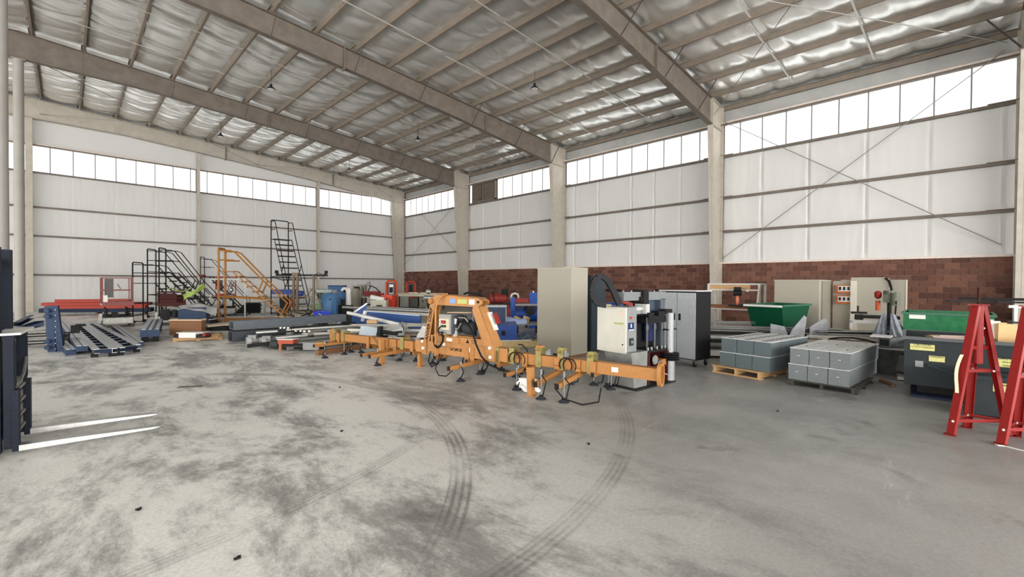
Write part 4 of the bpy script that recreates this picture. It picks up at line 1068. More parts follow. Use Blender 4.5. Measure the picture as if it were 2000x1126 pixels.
# scissor lifts
def scissor(label,loc,rz,rail,top=1.77,deck=.75,extra=True):
    t=Thing('scissor_lift',label,'scissor lift',loc,rz,'small scissor lifts')
    t.part('chassis',MB().box(-.42,.42,-.75,.75,.12,.36),mat('grey lift chassis',(118,116,110),.55,.1,.3,10))
    t.part('front_plate',MB().box(-.40,.40,-.78,-.75,.14,.34).box(-.5,-.42,-.6,-.3,.14,.5),mat('dirty white panel',(190,188,180),.55,0,.3,10))
    for x in (-.44,.36):
        for y in (-.6,.5):
            t.part('wheel',MB().lathe((x+.04,y,.13),[(.04,-.05),(.12,-.05),(.13,-.03),(.13,.03),(.12,.05),(.04,.05)],14,'X'),mat('grey tyre',(92,90,86),.8))
    for k in range(3):
        z=.40+.10*k
        for x in (-.30,.30): t.part('scissor_arm',MB().beam((x,-.65,z),(x,.65,z+.06),.05,.05).beam((x+.05,.65,z),(x+.05,-.65,z+.06),.05,.05),dk)
    t.part('tray',MB().box(-.16,-.0,-.77,-.2,.40,.52).box(-.38,.38,-.7,.7,.36,.40),dk)
    t.part('deck',MB().box(-.42,.42,-.75,.75,deck,deck+.05),mat('pale deck',(190,180,168),.6,0,.2,8))
    t.part('toe_board',MB().box(-.43,.43,-.765,-.75,deck,deck+.14),rail); t.part('toe_board',MB().box(-.43,.43,.75,.765,deck,deck+.14),rail)
    zt=top
    for x in (-.41,.41):
        for y in (-.73,-.1,.73): t.part('rail_post',MB().beam((x,y,deck),(x,y,zt),.03,.03),rail)
        for z in (zt,(zt+deck)/2+.05): t.part('rail',MB().beam((x,-.73,z),(x,.73,z),.028,.028),rail)
    for y in (-.73,.73):
        for z in (zt,(zt+deck)/2+.05): t.part('rail',MB().beam((-.41,y,z),(.41,y,z),.028,.028),rail)
    if extra:
        t.part('control_box',MB().box(-.40,-.28,-.76,-.5,deck+.1,deck+.38),white_)
        t.part('mesh_panel',MB().box(-.36,-.12,-.70,-.69,deck+.30,zt-.03),mat('mottled grey panel',(110,106,102),.7,0,.6,20))
        t.part('control_lever',MB().beam((.08,-.7,deck+.6),(-.02,-.7,deck+.78),.03,.02),dk)
    return t
s_a=scissor('small grey scissor lift with maroon rails in front of the orange beam pile',(1.300,22.100,0),math.radians(0),mat('maroon rail',(124,66,60),.5),1.78,.78)
s_b=scissor('scissor lift loaded with dark gear and a lime vest under the black ladders',(2.882,21.718,0),math.radians(-6),mat('dark maroon paint',(70,38,36),.6),1.25,.72,False)
s_c=scissor('scissor lift with red and white platform behind the orange stair',(5.720,26.280,0),math.radians(-14),mat('red rail',(176,54,52),.5),1.9,.9)
s_b.part('gear_box',MB().cbox((-.1,-.2,1.0),(.5,.5,.4)).cbox((.2,.3,.98),(.3,.4,.3),rz=.4),mat('dark maroon paint',(70,38,36),.6))
s_b.part('motor_unit',MB().cbox((-.2,-.8,.42),(.3,.2,.4)).cyl((.1,-.85,.3),(.1,-.85,.6),.12,12),dk)
solo('safety_vest','lime-yellow vest hanging off the black rolling ladder','vest',MB().grid(lambda u,v:(.75*u,.10*math.sin(5*u+3*v),.42*u-.25*v*(1-.4*u)+.03*math.sin(9*u)),10,5),mat('lime vest',(146,166,84),.7),(3.076,20.624,1.15),math.radians(-35))
solo('lime_cloth','lime-yellow cloth lying on the dark gear under the ladders','cloth',MB().grid(lambda u,v:(.7*u,.4*v,.06*math.sin(6*u+2*v)+.03*math.sin(11*v)),10,6),mat('lime vest',(146,166,84),.7),(2.629,20.971,1.34),math.radians(-40))

# rolling ladders
def rolling_ladder(label,loc,rz,wd,zp,run,m,rail=.95,plat=.5,tr=.02,n=None,posts2=False,rail_low=True,group='rolling ladders along the back wall'):
    """local x: from the back post towards the foot of the steps"""
    t=Thing('rolling_ladder',label,'ladder',loc,rz,group)
    n=n or max(4,int(zp/.25)); y0,y1=-wd/2,wd/2; r=tr*.75
    fx=plat+run
    for y in (y0,y1):
        t.part('back_post',MB().tube([(0,y,.05),(0,y,zp+rail)],tr,6),m)
        t.part('stile',MB().beam((plat,y,zp),(fx,y,.06),.018,.05,up=(1,0,1)),m)
        t.part('handrail',MB().tube([(0,y,zp+rail-.06),(plat*.9,y,zp+rail-.06),(plat+.12,y,zp+rail-.12),(fx*.55+plat*.45,y,(zp+.06)*.45+.75),(fx+.02,y,.75 if rail_low else .3)],r,6),m)
        t.part('mid_rail',MB().tube([(0,y,zp+rail*.5),(plat*1.15,y,zp+rail*.5)],r,6),m)
        t.part('hand_post',MB().tube([(fx-.25,y,.30),(fx-.02,y,.75)],r,6),m); t.part('hand_post',MB().tube([(plat+run*.45,y,zp*.56),(plat+run*.55,y,zp*.45+.78)],r,6),m)
        t.part('base_rail',MB().tube([(0,y,.08),(fx,y,.08)],r,6),m)
        t.part('diagonal_brace',MB().tube([(0,y,zp*.5),(plat+run*.55,y,zp*.45)],r,6),m)
        t.part('wheel',MB().lathe((.03,y,.06),[(.02,-.02),(.06,-.02),(.06,.02),(.02,.02)],10,'Y'),blackrub)
    t.part('top_bar',MB().tube([(0,y0,zp+rail),(0,y0*.8,zp+rail+.03),(0,y1*.8,zp+rail+.03),(0,y1,zp+rail)],tr,6),m)
    t.part('platform',MB().box(0,plat+.04,y0,y1,zp-.03,zp),m)
    for i in range(n):
        u=(i+1)/(n+1); x=plat+run*u; z=zp*(1-u)
        t.part('step',MB().box(x-.09,x+.09,y0+.01,y1-.01,z-.012,z+.012).box(x-.09,x-.08,y0+.01,y1-.01,z-.04,z),m)
    for z in (.3,zp*.5): t.part('back_brace',MB().tube([(0,y0,z),(0,y1,z)],r,6),m)
    return t
olad=mat('orange ladder paint',(156,104,46),.5,0,.2,10)
rolling_ladder('orange-yellow rolling stair with high handrails in the middle of the back wall',(4.580,21.720,0),math.radians(-30),.75,2.108,2.1,olad,3.006-2.108,.48,.045,n=9)
rolling_ladder('black rolling ladder with the highest guard rail, leftmost group, rear one',(2.763,26.237,0),math.radians(-30),.75,2.110,1.9,blackp,3.100-2.110,.55,n=9,tr=.026)
rolling_ladder('black rolling ladder with lower platform at the left end of the ladders',(2.009,23.191,0),math.radians(-32),.7,1.598,1.3,blackp,2.377-1.598,.75,n=6,tr=.024)
rolling_ladder('black rolling ladder tilting outward beside the lime vest',(2.899,24.101,0),math.radians(-26),.7,2.038,1.75,blackp,3.048-2.038,.45,n=9,tr=.026)
rolling_ladder('small black rolling ladder with a red tag left of the orange stair',(4.507,25.093,0),math.radians(-30),.45,1.892,1.6,blackp,2.783-1.892,.35,n=6,tr=.018).part('tag',MB().cbox((0,0,1.892+.04),(.10,.49,.12)),redp,label='red tag')
rolling_ladder('very tall black warehouse ladder with cage rail above all the others',(7.893,25.107,0),math.radians(-88),.85,3.874,2.25,blackp,4.838-3.874,.45,n=12,tr=.028)
# cart with grey cover, crates
t=Thing('covered_cart','blue bin cart under a wrinkled grey sheet below the ladders','cart',(2.841,19.959,0),math.radians(-22))
t.part('bin',MB().box(0,.85,0,.7,.1,.72),blueup)
t.part('sheet',MB().grid(lambda u,v:(-.02+1.2*u,-.06+.82*v,.74+.13*math.sin(PI*min(1,u*1.3))*.7+.03*math.sin(11*u+4*v)-.34*max(0,.25-v)*4*(.35+.5*u)-.1*max(0,u-.7)),16,8),mat('grey plastic sheet',(160,158,154),.4,0,.2,8))
t.part('runner',MB().box(.0,.85,.05,.12,0,.1),blackp); t.part('runner',MB().box(.0,.85,.58,.65,0,.1),blackp)
for k,(px_,z_) in enumerate(((0,0),(.0,.20),(.55,0))):
    t=Thing('plastic_crate',('black slotted crate at the bottom of the small crate stack before the covered cart','black slotted crate on top of the small crate stack before the covered cart','single black slotted crate right of the small crate stack')[k],'crate',(2.95+px_*.8,18.3-px_*.6,z_),math.radians(-40),'black crates before the cart')
    for i in range(5): t.part('slat',MB().box(.0,.62,.0+i*.11,.06+i*.11,.14,.17),dk)
    for i in range(4): t.part('cross_slat',MB().box(.0+i*.19,.05+i*.19,0,.5,.165,.18),white_ if i%2 else dk)
    t.part('wall',MB().box(0,.62,0,.02,0,.16).box(0,.62,.48,.5,0,.16).box(0,.02,0,.5,0,.16).box(.6,.62,0,.5,0,.16),dk)
# pallet with brown box and device
pallet('pallet','weathered pallet under the brown board and white device, left of the pipes',(2.05,15.25,0),math.radians(-12),1.15,1.0,.11,wood)
t=Thing('brown_box','flat brown carton standing on edge on the small pallet','carton',(2.096,16.154,.112),math.radians(-42))
t.part('carton',MB().box(0,.90,0,.20,0,.42),carton); t.part('top_flap',MB().box(-.01,.91,-.01,.21,.42,.445),mat('pale carton top',(214,186,150),.7))
t=Thing('white_device','white and black appliance lying on the small pallet','device',(2.056,15.244,.112),math.radians(-42))
t.part('case',MB().box(.15,.6,0,.3,.0,.13),white_); t.part('base',MB().box(0,.85,.02,.28,0,.08),dk); t.part('top_plate',MB().box(.1,.8,-.02,.3,.13,.15),white_); t.part('red_end',MB().box(.78,.86,0,.2,.05,.13),redd)
# wooden scrap on the pallet edge
solo('wood_board','short pale board lying across the right edge of the small pallet','board',MB().cbox((0,0,.015),(.75,.12,.03)).cbox((.1,.1,.04),(.4,.09,.025),rz=.3),wood,(2.818,15.082,.112),math.radians(-50))

# ---------------------------------------------------------------- long beams and pipes
g1='slate box beams in the middle'
beam_thing('box_beam','long slate-grey box beam lying on top, behind the pipes with round ends','beam',(3.118,13.782,.50),(6.317,13.983,.53),.36,.22,gbeam,g1,'box')
beam_thing('box_beam','long slate-grey box beam underneath, dark open end to the left','beam',(3.099,13.801,.20),(6.177,13.823,.20),.42,.28,mat('dark slate beam',(66,70,74),.5,.25,.2,6),g1,'box')
solo('end_cap','black end cap plate closing the right end of the slate box beam','end cap',MB().cbox((0,0,0),(.05,.42,.34)).cbox((.14,0,-.12),(.3,.14,.08)),dk,(6.340,13.810,.46),math.radians(10))
beam_thing('steel_plate','long pale flat strip lying behind the slate beam','strip',(2.921,15.979,.34),(5.328,16.272,.42),.5,.05,mat('tan strip',(176,160,140),.6),'flat strips in the middle','solid')
for k,(a,sa,b,sb,r,z,m2) in enumerate(((484,16.6,640,18.4,.085,.10,aludull),(512,16.2,655,17.9,.095,.11,aludull),(500,16.9,660,18.8,.05,.30,aluc),(538,16.0,668,17.6,.05,.24,aluc),(560,16.6,700,18.9,.04,.30,aludull))):
    p=Vector((*at(a,sa),z)); q=Vector((*at(b,sb),z+.03))
    t=Thing('round_pipe','%s grey pipe of the bundle before the slate beam%s'%(ordn[k],', round collar at its left end' if k<2 else ''),'pipe',tuple(p),0,'pipes before the slate beam',world=True)
    t.part('pipe',MB().pipe(p,q,r,r*.15,14),m2)
    if k<2:
        d=(q-p).normalized(); t.part('collar',MB().pipe(p-d*.03,p+d*.08,r*1.35,r*.35,16),mat('pale collar',(168,168,166),.5)); t.part('plug',MB().cyl(p-d*.02,p+d*.0,r*.55,12),dk)
        t.part('bracket',MB().cbox((p.x+.12,p.y-.0,z+.10),(.2,.14,.12),rz=-.6),greym)
beam_thing('black_bar','thick black bar poking out on the floor, nearest to the forks','bar',(3.176,12.474,.07),(3.712,12.188,.13),.09,.09,blackp,None,'solid')
t=Thing('grinder_unit','grey round motor with a red and white box at the left tip of the scrap','motor',(3.657,11.893,.0),math.radians(-48))
t.part('drum',MB().lathe((0,0,.13),[(.05,-.12),(.11,-.11),(.115,.0),(.11,.08),(.05,.10)],16,'X'),mat('charcoal casting',(56,58,60),.5,.3))
t.part('box',MB().box(.12,.50,-.14,.10,.16,.26),mat('brick red box',(160,74,52),.6)); t.part('box_top',MB().box(.10,.51,-.15,.11,.26,.275),white_)
t.part('bracket',MB().box(.14,.20,-.13,.08,.0,.16),mat('rusty bracket',(150,96,64),.7)); t.part('tube',MB().cyl((.22,-.03,.08),(1.2,-.03,.10),.075,12),dk)
t.part('grey_end',MB().box(.75,1.15,-.14,.10,.02,.20),greym)
beam_thing('timber','long brown timber on the floor along the left arm of the orange lifter','timber',(4.036,10.314,.06),(5.898,10.802,.06),.12,.11,wood2,None,'solid')
solo('copper_box','copper-brown box at the near end of the timber','box',MB().box(0,.22,0,.16,0,.10),mat('brass box',(178,134,66),.5,.2),(4.164,10.736,.14),math.radians(-40))

# long light sections scattered across the middle of the floor
mats=[aluc,aludull,mat('pale painted strip',(204,200,190),.5),blackp,mat('tan strip',(176,160,140),.6),greym,navyb]
adj={0:'bright aluminium',1:'dull aluminium',2:'pale painted',3:'black',4:'tan',5:'grey',6:'navy'}
rows_=[ # px a, s a, px b, s b, z, width, height, material, kind
(455,19.6,640,21.5,.10,.12,.10,2,'box'),(470,20.4,660,22.4,.12,.10,.10,1,'box'),(560,15.2,700,17.4,.06,.10,.08,1,'chan'),(575,15.9,735,18.0,.08,.14,.10,2,'box'),
(545,16.9,745,19.0,.20,.10,.06,5,'chan'),(590,16.6,790,18.2,.30,.12,.05,2,'chan'),(640,17.8,835,18.3,.30,.14,.06,0,'chan'),(680,17.4,842,17.2,.36,.10,.06,2,'box'),
(690,18.6,835,18.0,.42,.16,.05,2,'chan'),(700,19.0,800,18.4,.36,.12,.10,1,'box'),(668,19.4,800,18.7,.28,.10,.08,3,'box'),(700,17.0,830,16.6,.22,.08,.06,3,'box'),
(720,16.4,835,16.2,.14,.12,.06,1,'chan'),(760,16.2,838,15.7,.25,.10,.06,0,'box'),(690,16.0,800,16.0,.08,.09,.05,3,'box'),(640,18.6,760,19.0,.22,.2,.05,1,'chan'),
(610,18.6,720,19.4,.12,.16,.08,5,'chan'),(790,18.6,850,17.9,.12,.14,.12,4,'box'),(700,18.2,820,17.6,.10,.10,.08,2,'box'),(655,18.4,740,18.9,.10,.10,.08,5,'box'),
(560,17.2,690,19.1,.36,.06,.04,2,'box'),(600,16.1,740,17.3,.12,.14,.05,0,'chan'),(830,17.4,860,16.0,.20,.09,.05,0,'chan'),(775,19.0,850,18.4,.44,.10,.05,2,'chan')]
rows_.sort(key=lambda r:r[1]+r[3])
nth=ordn+['thirteenth','fourteenth','fifteenth','sixteenth','seventeenth','eighteenth','nineteenth','twentieth','twenty-first','twenty-second','twenty-third','twenty-fourth']
for i,(a,sa,b,sb,z,w_,h_,mi,kd) in enumerate(rows_):
    p=(*at(a,sa),z); q=(*at(b,sb),z+R_.uniform(-.01,.03))
    beam_thing('long_section','%s %s section, %s nearest to the orange lifter in the scrap behind it'%(adj[mi],{'box':'tube','chan':'channel'}[kd],nth[i]),'metal section',p,q,w_,h_,mats[mi],'long sections behind the lifter',kd)
# junk pieces between them
def junk(name,label,cat,px_,s_,z,d,m2,rz=0,rx=0,ry=0,extra=None):
    t=Thing(name,label,cat,(*at(px_,s_),z),rz)
    t.part('body',MB().cbox((0,0,d[2]/2),d,0,rx,ry),m2)
    if extra: extra(t)
    return t
junk('panel_box','light blue-grey panel box tilted among the black scrap, left of the orange mast','electrical box',720,16.3,.10,(.46,.12,.42),mat('pale blue grey',(168,178,186),.5,.2,.15,10),math.radians(-52),-.35,.1,lambda t:(t.part('side',MB().cbox((.30,.05,.26),(.08,.2,.34)),dk),t.part('pipe',MB().cyl((.34,.05,.3),(.75,.1,.24),.05,10),dk)))
junk('vent_box','small pale grey vent box standing askew right of the tilted panel box','vent box',772,16.9,.20,(.40,.34,.26),mat('pale grey box',(206,206,202),.5),math.radians(-20),.2,-.25,lambda t:(t.part('slot',MB().cbox((.06,-.18,.16),(.2,.01,.05)),dk),t.part('flange',MB().cbox((.22,0,.25),(.03,.36,.3)),greym)))
junk('angle_fan','stack of bright bent brackets left of the orange mast','brackets',826,15.9,.10,(.06,.3,.42),aluc,.3,.3,.4,lambda t:[t.part('bracket',MB().cbox((.08*k,.02*k,.24),(.02,.26,.40),rz=.2*k,rx=.3,ry=.5-.2*k),aluc if k%2 else white_) for k in range(1,5)])
junk('motor_frame','blue and white motor frame beside the foot of the orange mast','motor',835,15.2,.05,(.3,.26,.22),mat('pale frame',(196,198,202),.5),.5,0,0,lambda t:(t.part('coil',MB().cyl((.0,-.16,.2),(.0,.16,.2),.09,14),navyb),t.part('cable',MB().tube([(.1,-.1,.25),(.2,-.15,.4),(.0,-.1,.45),(-.15,0,.3)],.012,6),blackrub)))
junk('black_actuator','black jointed actuator lying before the vent box','actuator',748,16.8,.12,(.4,.12,.14),blackp,math.radians(-40),0,.2,lambda t:t.part('rod',MB().cyl((.2,0,.1),(.5,0,.05),.02,8),bare))
junk('wood_chock','orange-brown wooden chock on the scrap before the mast','chock',792,15.6,.20,(.26,.10,.10),mat('orange wood',(196,130,80),.7),math.radians(10),0,-.5)
junk('junction_box','dark junction box with white connectors on the pipes','junction box',560,17.4,.28,(.35,.2,.12),dk,math.radians(-40),0,0,lambda t:[t.part('connector',MB().cbox((-.12+.1*k,-.08,.13),(.05,.05,.04)),white_) for k in range(3)])
junk('valve_bank','black valve bank with white caps on the second pipe','valves',595,16.8,.24,(.5,.2,.10),blackp,math.radians(-40),0,.1,lambda t:[t.part('cap',MB().cbox((-.2+.11*k,-.05+.04*(k%2),.12),(.05,.05,.05)),white_) for k in range(4)])
junk('wood_crate','small brown wooden block behind the tilted panel box','wood block',728,19.0,.44,(.30,.16,.10),wood,math.radians(-45))

# ---------------------------------------------------------------- blue frame pieces
bluefr=mat('blue frame paint',(40,76,134),.45,0,.15,8)
t=Thing('blue_beam','long blue plate girder lying behind the scrap, crossed by white tubes','beam',(7.390,14.610,0),0,world=False)
p=Vector((0,0,.42)); q=Vector((*at(822,20.6),.34))-Vector((*at(715,22.0),0))
t.part('web',MB().beam(p,q,.05,.50),bluefr); t.part('flange',MB().beam(p+Vector((0,0,.26)),q+Vector((0,0,.26)),.18,.02),mat('pale flange top',(196,204,210),.4,.4))
t=Thing('blue_gusset_frame','blue triangular frame with white top edges left of the plate girder','frame',(6.348,15.252,0),0)
a=Vector((0,0,.02)); b=Vector((*at(716,22.2),.92))-Vector((*at(642,21.6),0)); c=Vector((*at(716,22.2),.05))-Vector((*at(642,21.6),0))
nrm=(b-a).cross(c-a).normalized()*.03
t.part('plate',MB().prism([a,b,c],nrm),bluefr)
t.part('edge_tube',MB().beam(a,b+ (b-a)*.02,.06,.05),silv); t.part('edge_tube',MB().beam(a+Vector((.3,0,.0)),c,.06,.05),silv)
beam_thing('white_tube','white painted tube slanting down to the right over the blue girder','tube',(6.631,14.369,.66),(7.040,11.760,.42),.09,.09,white_,'white tubes behind the scrap','box')
beam_thing('white_tube','short white tube standing up against the blue frame','tube',(6.837,13.763,.40),(6.975,13.825,.72),.08,.08,white_,'white tubes behind the scrap','box')
beam_thing('blue_block','dark blue end block under the tip of the white tube','block',(7.050,11.950,.34),(7.111,11.589,.38),.16,.16,bluefr,None,'solid')
tubes=[(670,26.5,842,23.0,.62,.10,0),(700,25.2,845,22.4,.52,.12,2),(715,24.0,846,21.6,.40,.10,4),(720,26.8,850,24.0,.48,.10,5),(705,23.0,845,20.8,.30,.12,2),(728,27.4,862,24.6,.60,.08,0)]
tubes.sort(key=lambda r:r[1]+r[3])
for i,(a_,sa,b_,sb,z,w_,mi) in enumerate(tubes):
    beam_thing('long_tube','long %s tube, %s from the front of the row before the work benches'%(adj[mi],ordn[i]),'tube',(*at(a_,sa),z),(*at(b_,sb),z),w_,w_,mats[mi],'raised tubes before the benches','pipe' if mi in (0,2) else 'box')
for k,(px_,s_) in enumerate(((735,25.3),(835,22.6))):
    t=Thing('pipe_trestle','low dark trestle under the raised tubes, %s one'%('left','right')[k],'trestle',(*at(px_,s_),0),math.radians(45))
    t.part('top_bar',MB().box(-.9,.9,-.04,.04,.16,.24),dk); t.part('leg',MB().box(-.8,-.72,-.04,.04,0,.16),dk); t.part('leg',MB().box(.72,.8,-.04,.04,0,.16),dk)

# heap of hoses and small bars with two bright blue bins
hp=MB()
for i in range(170):
    a_=R_.uniform(562,700); s_=R_.uniform(24.0,27.4); x,y=at(a_,s_); z=R_.uniform(.02,.30)*(1-abs(a_-620)/150)
    an=R_.uniform(0,PI); L_=R_.uniform(.15,.55); hp.cur=R_.choice((0,0,1,1,2,3,4))
    hp.beam((x-math.cos(an)*L_,y-math.sin(an)*L_,max(.03,z)),(x+math.cos(an)*L_,y+math.sin(an)*L_,max(.03,z+R_.uniform(-.1,.18))),R_.uniform(.02,.07),R_.uniform(.02,.05))
o=link('scrap_heap',hp.mesh('scrap_heap',[mats[4],dk,mats[2],wood,blackp]),None); setp(o,'tangled heap of tan hoses, rods and offcuts below the tall ladder','scrap heap',None,'stuff')
def bin_(label,px_,s_,z,w_=.42):
    t=Thing('plastic_bin',label,'bin',(*at(px_,s_),z),math.radians(-30),'bright blue bins on the scrap heap')
    b=MB(); o0=[(.04,.04),(w_-.04,.04),(w_-.04,w_-.04),(.04,w_-.04)]; o1=[(0,0),(w_,0),(w_,w_),(0,w_)]
    i1=[(.02,.02),(w_-.02,.02),(w_-.02,w_-.02),(.02,w_-.02)]; i0=[(.06,.06),(w_-.06,.06),(w_-.06,w_-.06),(.06,w_-.06)]
    b.add([(x,y,0) for x,y in o0]+[(x,y,.34) for x,y in o1]+[(x,y,.34) for x,y in i1]+[(x,y,.03) for x,y in i0],[(3,2,1,0),(12,13,14,15)]+[(4*k+i,4*k+(i+1)%4,4*k+4+(i+1)%4,4*k+4+i) for k in range(3) for i in range(4)])
    t.part('tub',b,mat('vivid blue plastic',(38,62,176),.4),smooth=False)
bin_('bright blue plastic bin on the scrap heap, left of the two',612,25.0,.16,.46); bin_('bright blue plastic bin on the scrap heap, right of the two',628,24.6,.16,.34)

# vacuum spreader with brown posts below the tall ladder
t=Thing('lifting_frame','brown lifting frame with a long black crossbar below the tall ladder','lifting frame',(7.549,21.051,0),math.radians(-42))
zc=1.982; bp=mat('brown post',(120,104,84),.6,.1,.4,12)
t.part('crossbar',MB().rtube((-1.15,0,zc),(1.15,0,zc),.06,.08,.006),blackp)
for x in (-1.12,1.08): t.part('end_block',MB().cbox((x,0,zc+.14),(.12,.1,.14)).cbox((x+(.04 if x<0 else -.04),0,zc+.07),(.08,.05,.1),ry=.5),blackp)
for x in (-.36,-.20,.52): t.part('post',MB().rtube((x,0,.35),(x,0,zc),.09,.09,.01),bp)
t.part('hub',MB().cbox((-.28,0,zc+.04),(.26,.14,.14)),bp)
for x0,x1,z0,z1 in ((-.85,-.3,.35,1.35),(-.5,.5,.55,.55),(-.5,.5,1.0,1.0),(.15,.55,1.0,1.5),(.9,.55,.4,1.3)): t.part('strut',MB().rtube((x0,.05,z0),(x1,.05,z1),.045,.045,.005),bp)
t.part('base',MB().box(-1.0,1.0,-.35,.35,.30,.36),bp)
for x in (-.9,.9):
    for y in (-.3,.3): t.part('foot',MB().cyl((x,y,0),(x,y,.3),.04,8),blackp)
t.part('hose',MB().tube(arc((.75,0,zc-.1),.2,0,PI,8),.012,6).tube([(-.55,.1,zc),(-.9,.1,1.2),(-.75,.1,.6)],.014,6),blackrub)
t.part('blue_gearbox',MB().cbox((-.85,.12,1.22),(1.0,.2,.22)).cyl((-.3,.1,1.15),(.0,.1,1.15),.12,12),mat('gearbox blue',(36,60,120),.4))
t.part('extinguisher',MB().cyl((-.42,-.1,.55),(-.42,-.1,.9),.05,10),redp)
t.part('black_motor',MB().cbox((-.75,-.05,.7),(.3,.3,.6)),dk)
# mesh cage container and blue tanks
t=Thing('mesh_container','white caged container with a green label behind the tall ladder','container',(9.229,24.771,0),math.radians(-42))
for x in [i*.15 for i in range(9)]: t.part('cage_bar',MB().cyl((x,0,.15),(x,0,1.3),.012,6),bare)
for z in (.2,.45,.75,1.0,1.3): t.part('cage_bar',MB().cyl((0,0,z),(1.2,0,z),.012,6),bare)
t.part('tank',MB().box(.03,1.17,.04,1.0,.16,1.25),mat('milky tank',(190,200,190),.4)); t.part('pallet',MB().box(0,1.2,0,1.05,0,.15),dk); t.part('label',MB().box(.45,.85,-.005,.03,.75,1.1),mat('dark green label',(40,56,46),.6)); t.part('label',MB().box(.1,1.0,.0,.035,.25,.5),mat('pale green label',(150,190,140),.6))
def tank_(label,px_,s_,h_,w_):
    t=Thing('blue_tank',label,'tank',(*at(px_,s_),0),math.radians(-20),'blue plastic tanks')
    t.part('shell',MB().lathe((0,0,0),[(w_*.48,0),(w_*.5,.05),(w_*.5,h_-.12),(w_*.42,h_-.03),(w_*.2,h_),(.01,h_)],8),tank)
    t.part('lid',MB().lathe((0,0,h_),[(w_*.2,0),(w_*.2,.03),(w_*.12,.05)],12),tank); t.part('plug',MB().cyl((0,-w_*.47,h_*.75),(0,-w_*.5,h_*.75),.05,10),bluedk)
tank_('blue angular plastic tank, left one of two beside the scrap heap',644,31.0,1.12,.80); tank_('blue angular plastic tank, right one of two beside the beige lockers',665,33.4,1.12,.80)
t=Thing('blue_crate','square blue plastic crate standing behind the two blue tanks','crate',(10.911,26.289,0),math.radians(-42)); t.part('shell',MB().box(0,.85,0,.7,0,1.481),mat('crate blue',(56,92,140),.5)); t.part('rim',MB().box(-.02,.87,-.02,.72,1.481-.05,1.481+.0),bluedk); t.part('black_top',MB().cbox((1.0,.3,1.2),(.35,.3,.25)),dk)
# beige lockers, white post, bench
for px_,s_,w_,d_,yt_,lb,slot in ((678,39.5,.62,.5,563,'beige-grey locker, shorter left one behind the white post',False),(689,40.5,.55,.45,557,'beige-grey locker with square hole near its top, middle one',True),(698,41.5,.5,.5,555,'beige-grey tall locker, right one by the back wall',False)):
    x,y=at(px_,s_); H_={563:1.281,557:1.471,555:1.536}[yt_]
    t=Thing('locker',lb,'locker',(x,y,0),math.radians(-40),'beige lockers'); t.part('body',MB().box(0,w_,0,d_,0,H_),cream if px_<680 else beige); t.part('door',MB().box(.02,w_-.02,-.012,0,.05,H_-.04 if not slot else H_-.45),cream if px_<680 else beige)
    if slot: t.part('vent',MB().box(.1,w_-.1,-.02,0,H_-.32,H_-.08),dk)
t=Thing('white_robot_arm','white jointed arm on a dark base before the beige lockers','robot arm',(10.281,22.219,0),0)
t.part('arm',MB().lathe((0,0,.3),[(.12,0),(.14,.3),(.12,.8),(.15,1.0),(.10,1.08)],12),white_); t.part('elbow',MB().tube([(0,0,1.3),(-.16,.16,1.36),(-.25,.25,1.25)],.07,8),white_); t.part('base',MB().cbox((-.15,.0,.25),(.6,.5,.5)).cyl((-.25,.1,.5),(-.25,.1,.8),.1,10),dk)
# bench with red machine
t=Thing('metal_bench','grey work bench with open dark underside near the back corner','work bench',(11.906,24.094,0),math.radians(-42))
L_=1.9; t.part('top',MB().box(0,L_,0,.9,0.853-.06,0.853),mat('grey bench top',(168,160,146),.6)); 
for x in (0,L_-.06):
    for y in (0,.84): t.part('leg',MB().box(x,x+.06,y,y+.06,0,0.853-.06),dk)
t.part('shelf',MB().box(.05,L_-.05,.05,.85,.35,.40),dk); t.part('tray',MB().cbox((1.2,.4,.6),(.8,.5,.2)),dk)
t=Thing('red_saw','red bench saw with black hoses standing on the grey bench','saw',(12.526,24.074,0.853),math.radians(-42))
t.part('body',MB().cbox((.0,.2,.16),(.9,.3,.28)).cbox((.45,.2,.1),(.4,.3,.18)),redd); t.part('mast',MB().cyl((-.3,.2,.2),(-.3,.2,.85),.02,8).lathe((-.18,.2,.72),[(.01,-.16),(.07,-.1),(.07,.1),(.01,.16)],8),greym)
t.part('hose',MB().tube([(-.25,.2,.3),(-.1,.2,.62),(.2,.2,.5),(.4,.2,.28)],.03,6).tube([(-.5,.1,.1),(-.5,.1,.5)],.02,6),blackrub)
t=Thing('small_machine','cream and red small machine on the floor right of the grey bench','machine',(11.120,21.480,0),math.radians(-42)); t.part('base',MB().box(0,.8,0,.6,0,.75),cream); t.part('head',MB().cbox((.3,.3,.85),(.7,.35,.2),ry=.2),white_); t.part('panel',MB().box(.3,.6,-.02,0,.3,.5),dk)
# order pickers
def picker(label,px_,s_,H_,rz):
    t=Thing('order_picker',label,'pallet stacker',(*at(px_,s_),0),rz,'orange-red stackers in the far corner'); m2=mat('orange-red stacker paint',(206,62,32),.45,0,.15,6)
    t.part('body',MB().box(-.38,.42,-.35,.35,.05,.98),m2); t.part('front_step',MB().box(.42,.62,-.3,.3,.75,1.0),m2)
    t.part('mast_frame',MB().tube([(-.32,-.3,.9),(-.32,-.3,H_-.12),(-.32,-.2,H_),(-.32,.2,H_),(-.32,.3,H_-.12),(-.32,.3,.9)],.045,8),m2)
    t.part('mast_panel',MB().box(-.34,-.30,-.24,.24,1.0,H_-.1),mat('maroon grey panel',(92,60,54),.6))
    t.part('cylinder',MB().box(-.28,-.26,-.12,.12,1.05,H_-.2),white_ if px_<780 else dk)
    t.part('chain_guard',MB().box(-.25,-.24,-.10,.10,1.1,H_-.35),dk); t.part('bumper',MB().box(-.4,.45,-.36,.36,0,.06),dk)
picker('orange-red stacker with tall arched mast guard, in front of the corner column',762,34.5,1.767,math.radians(-135))
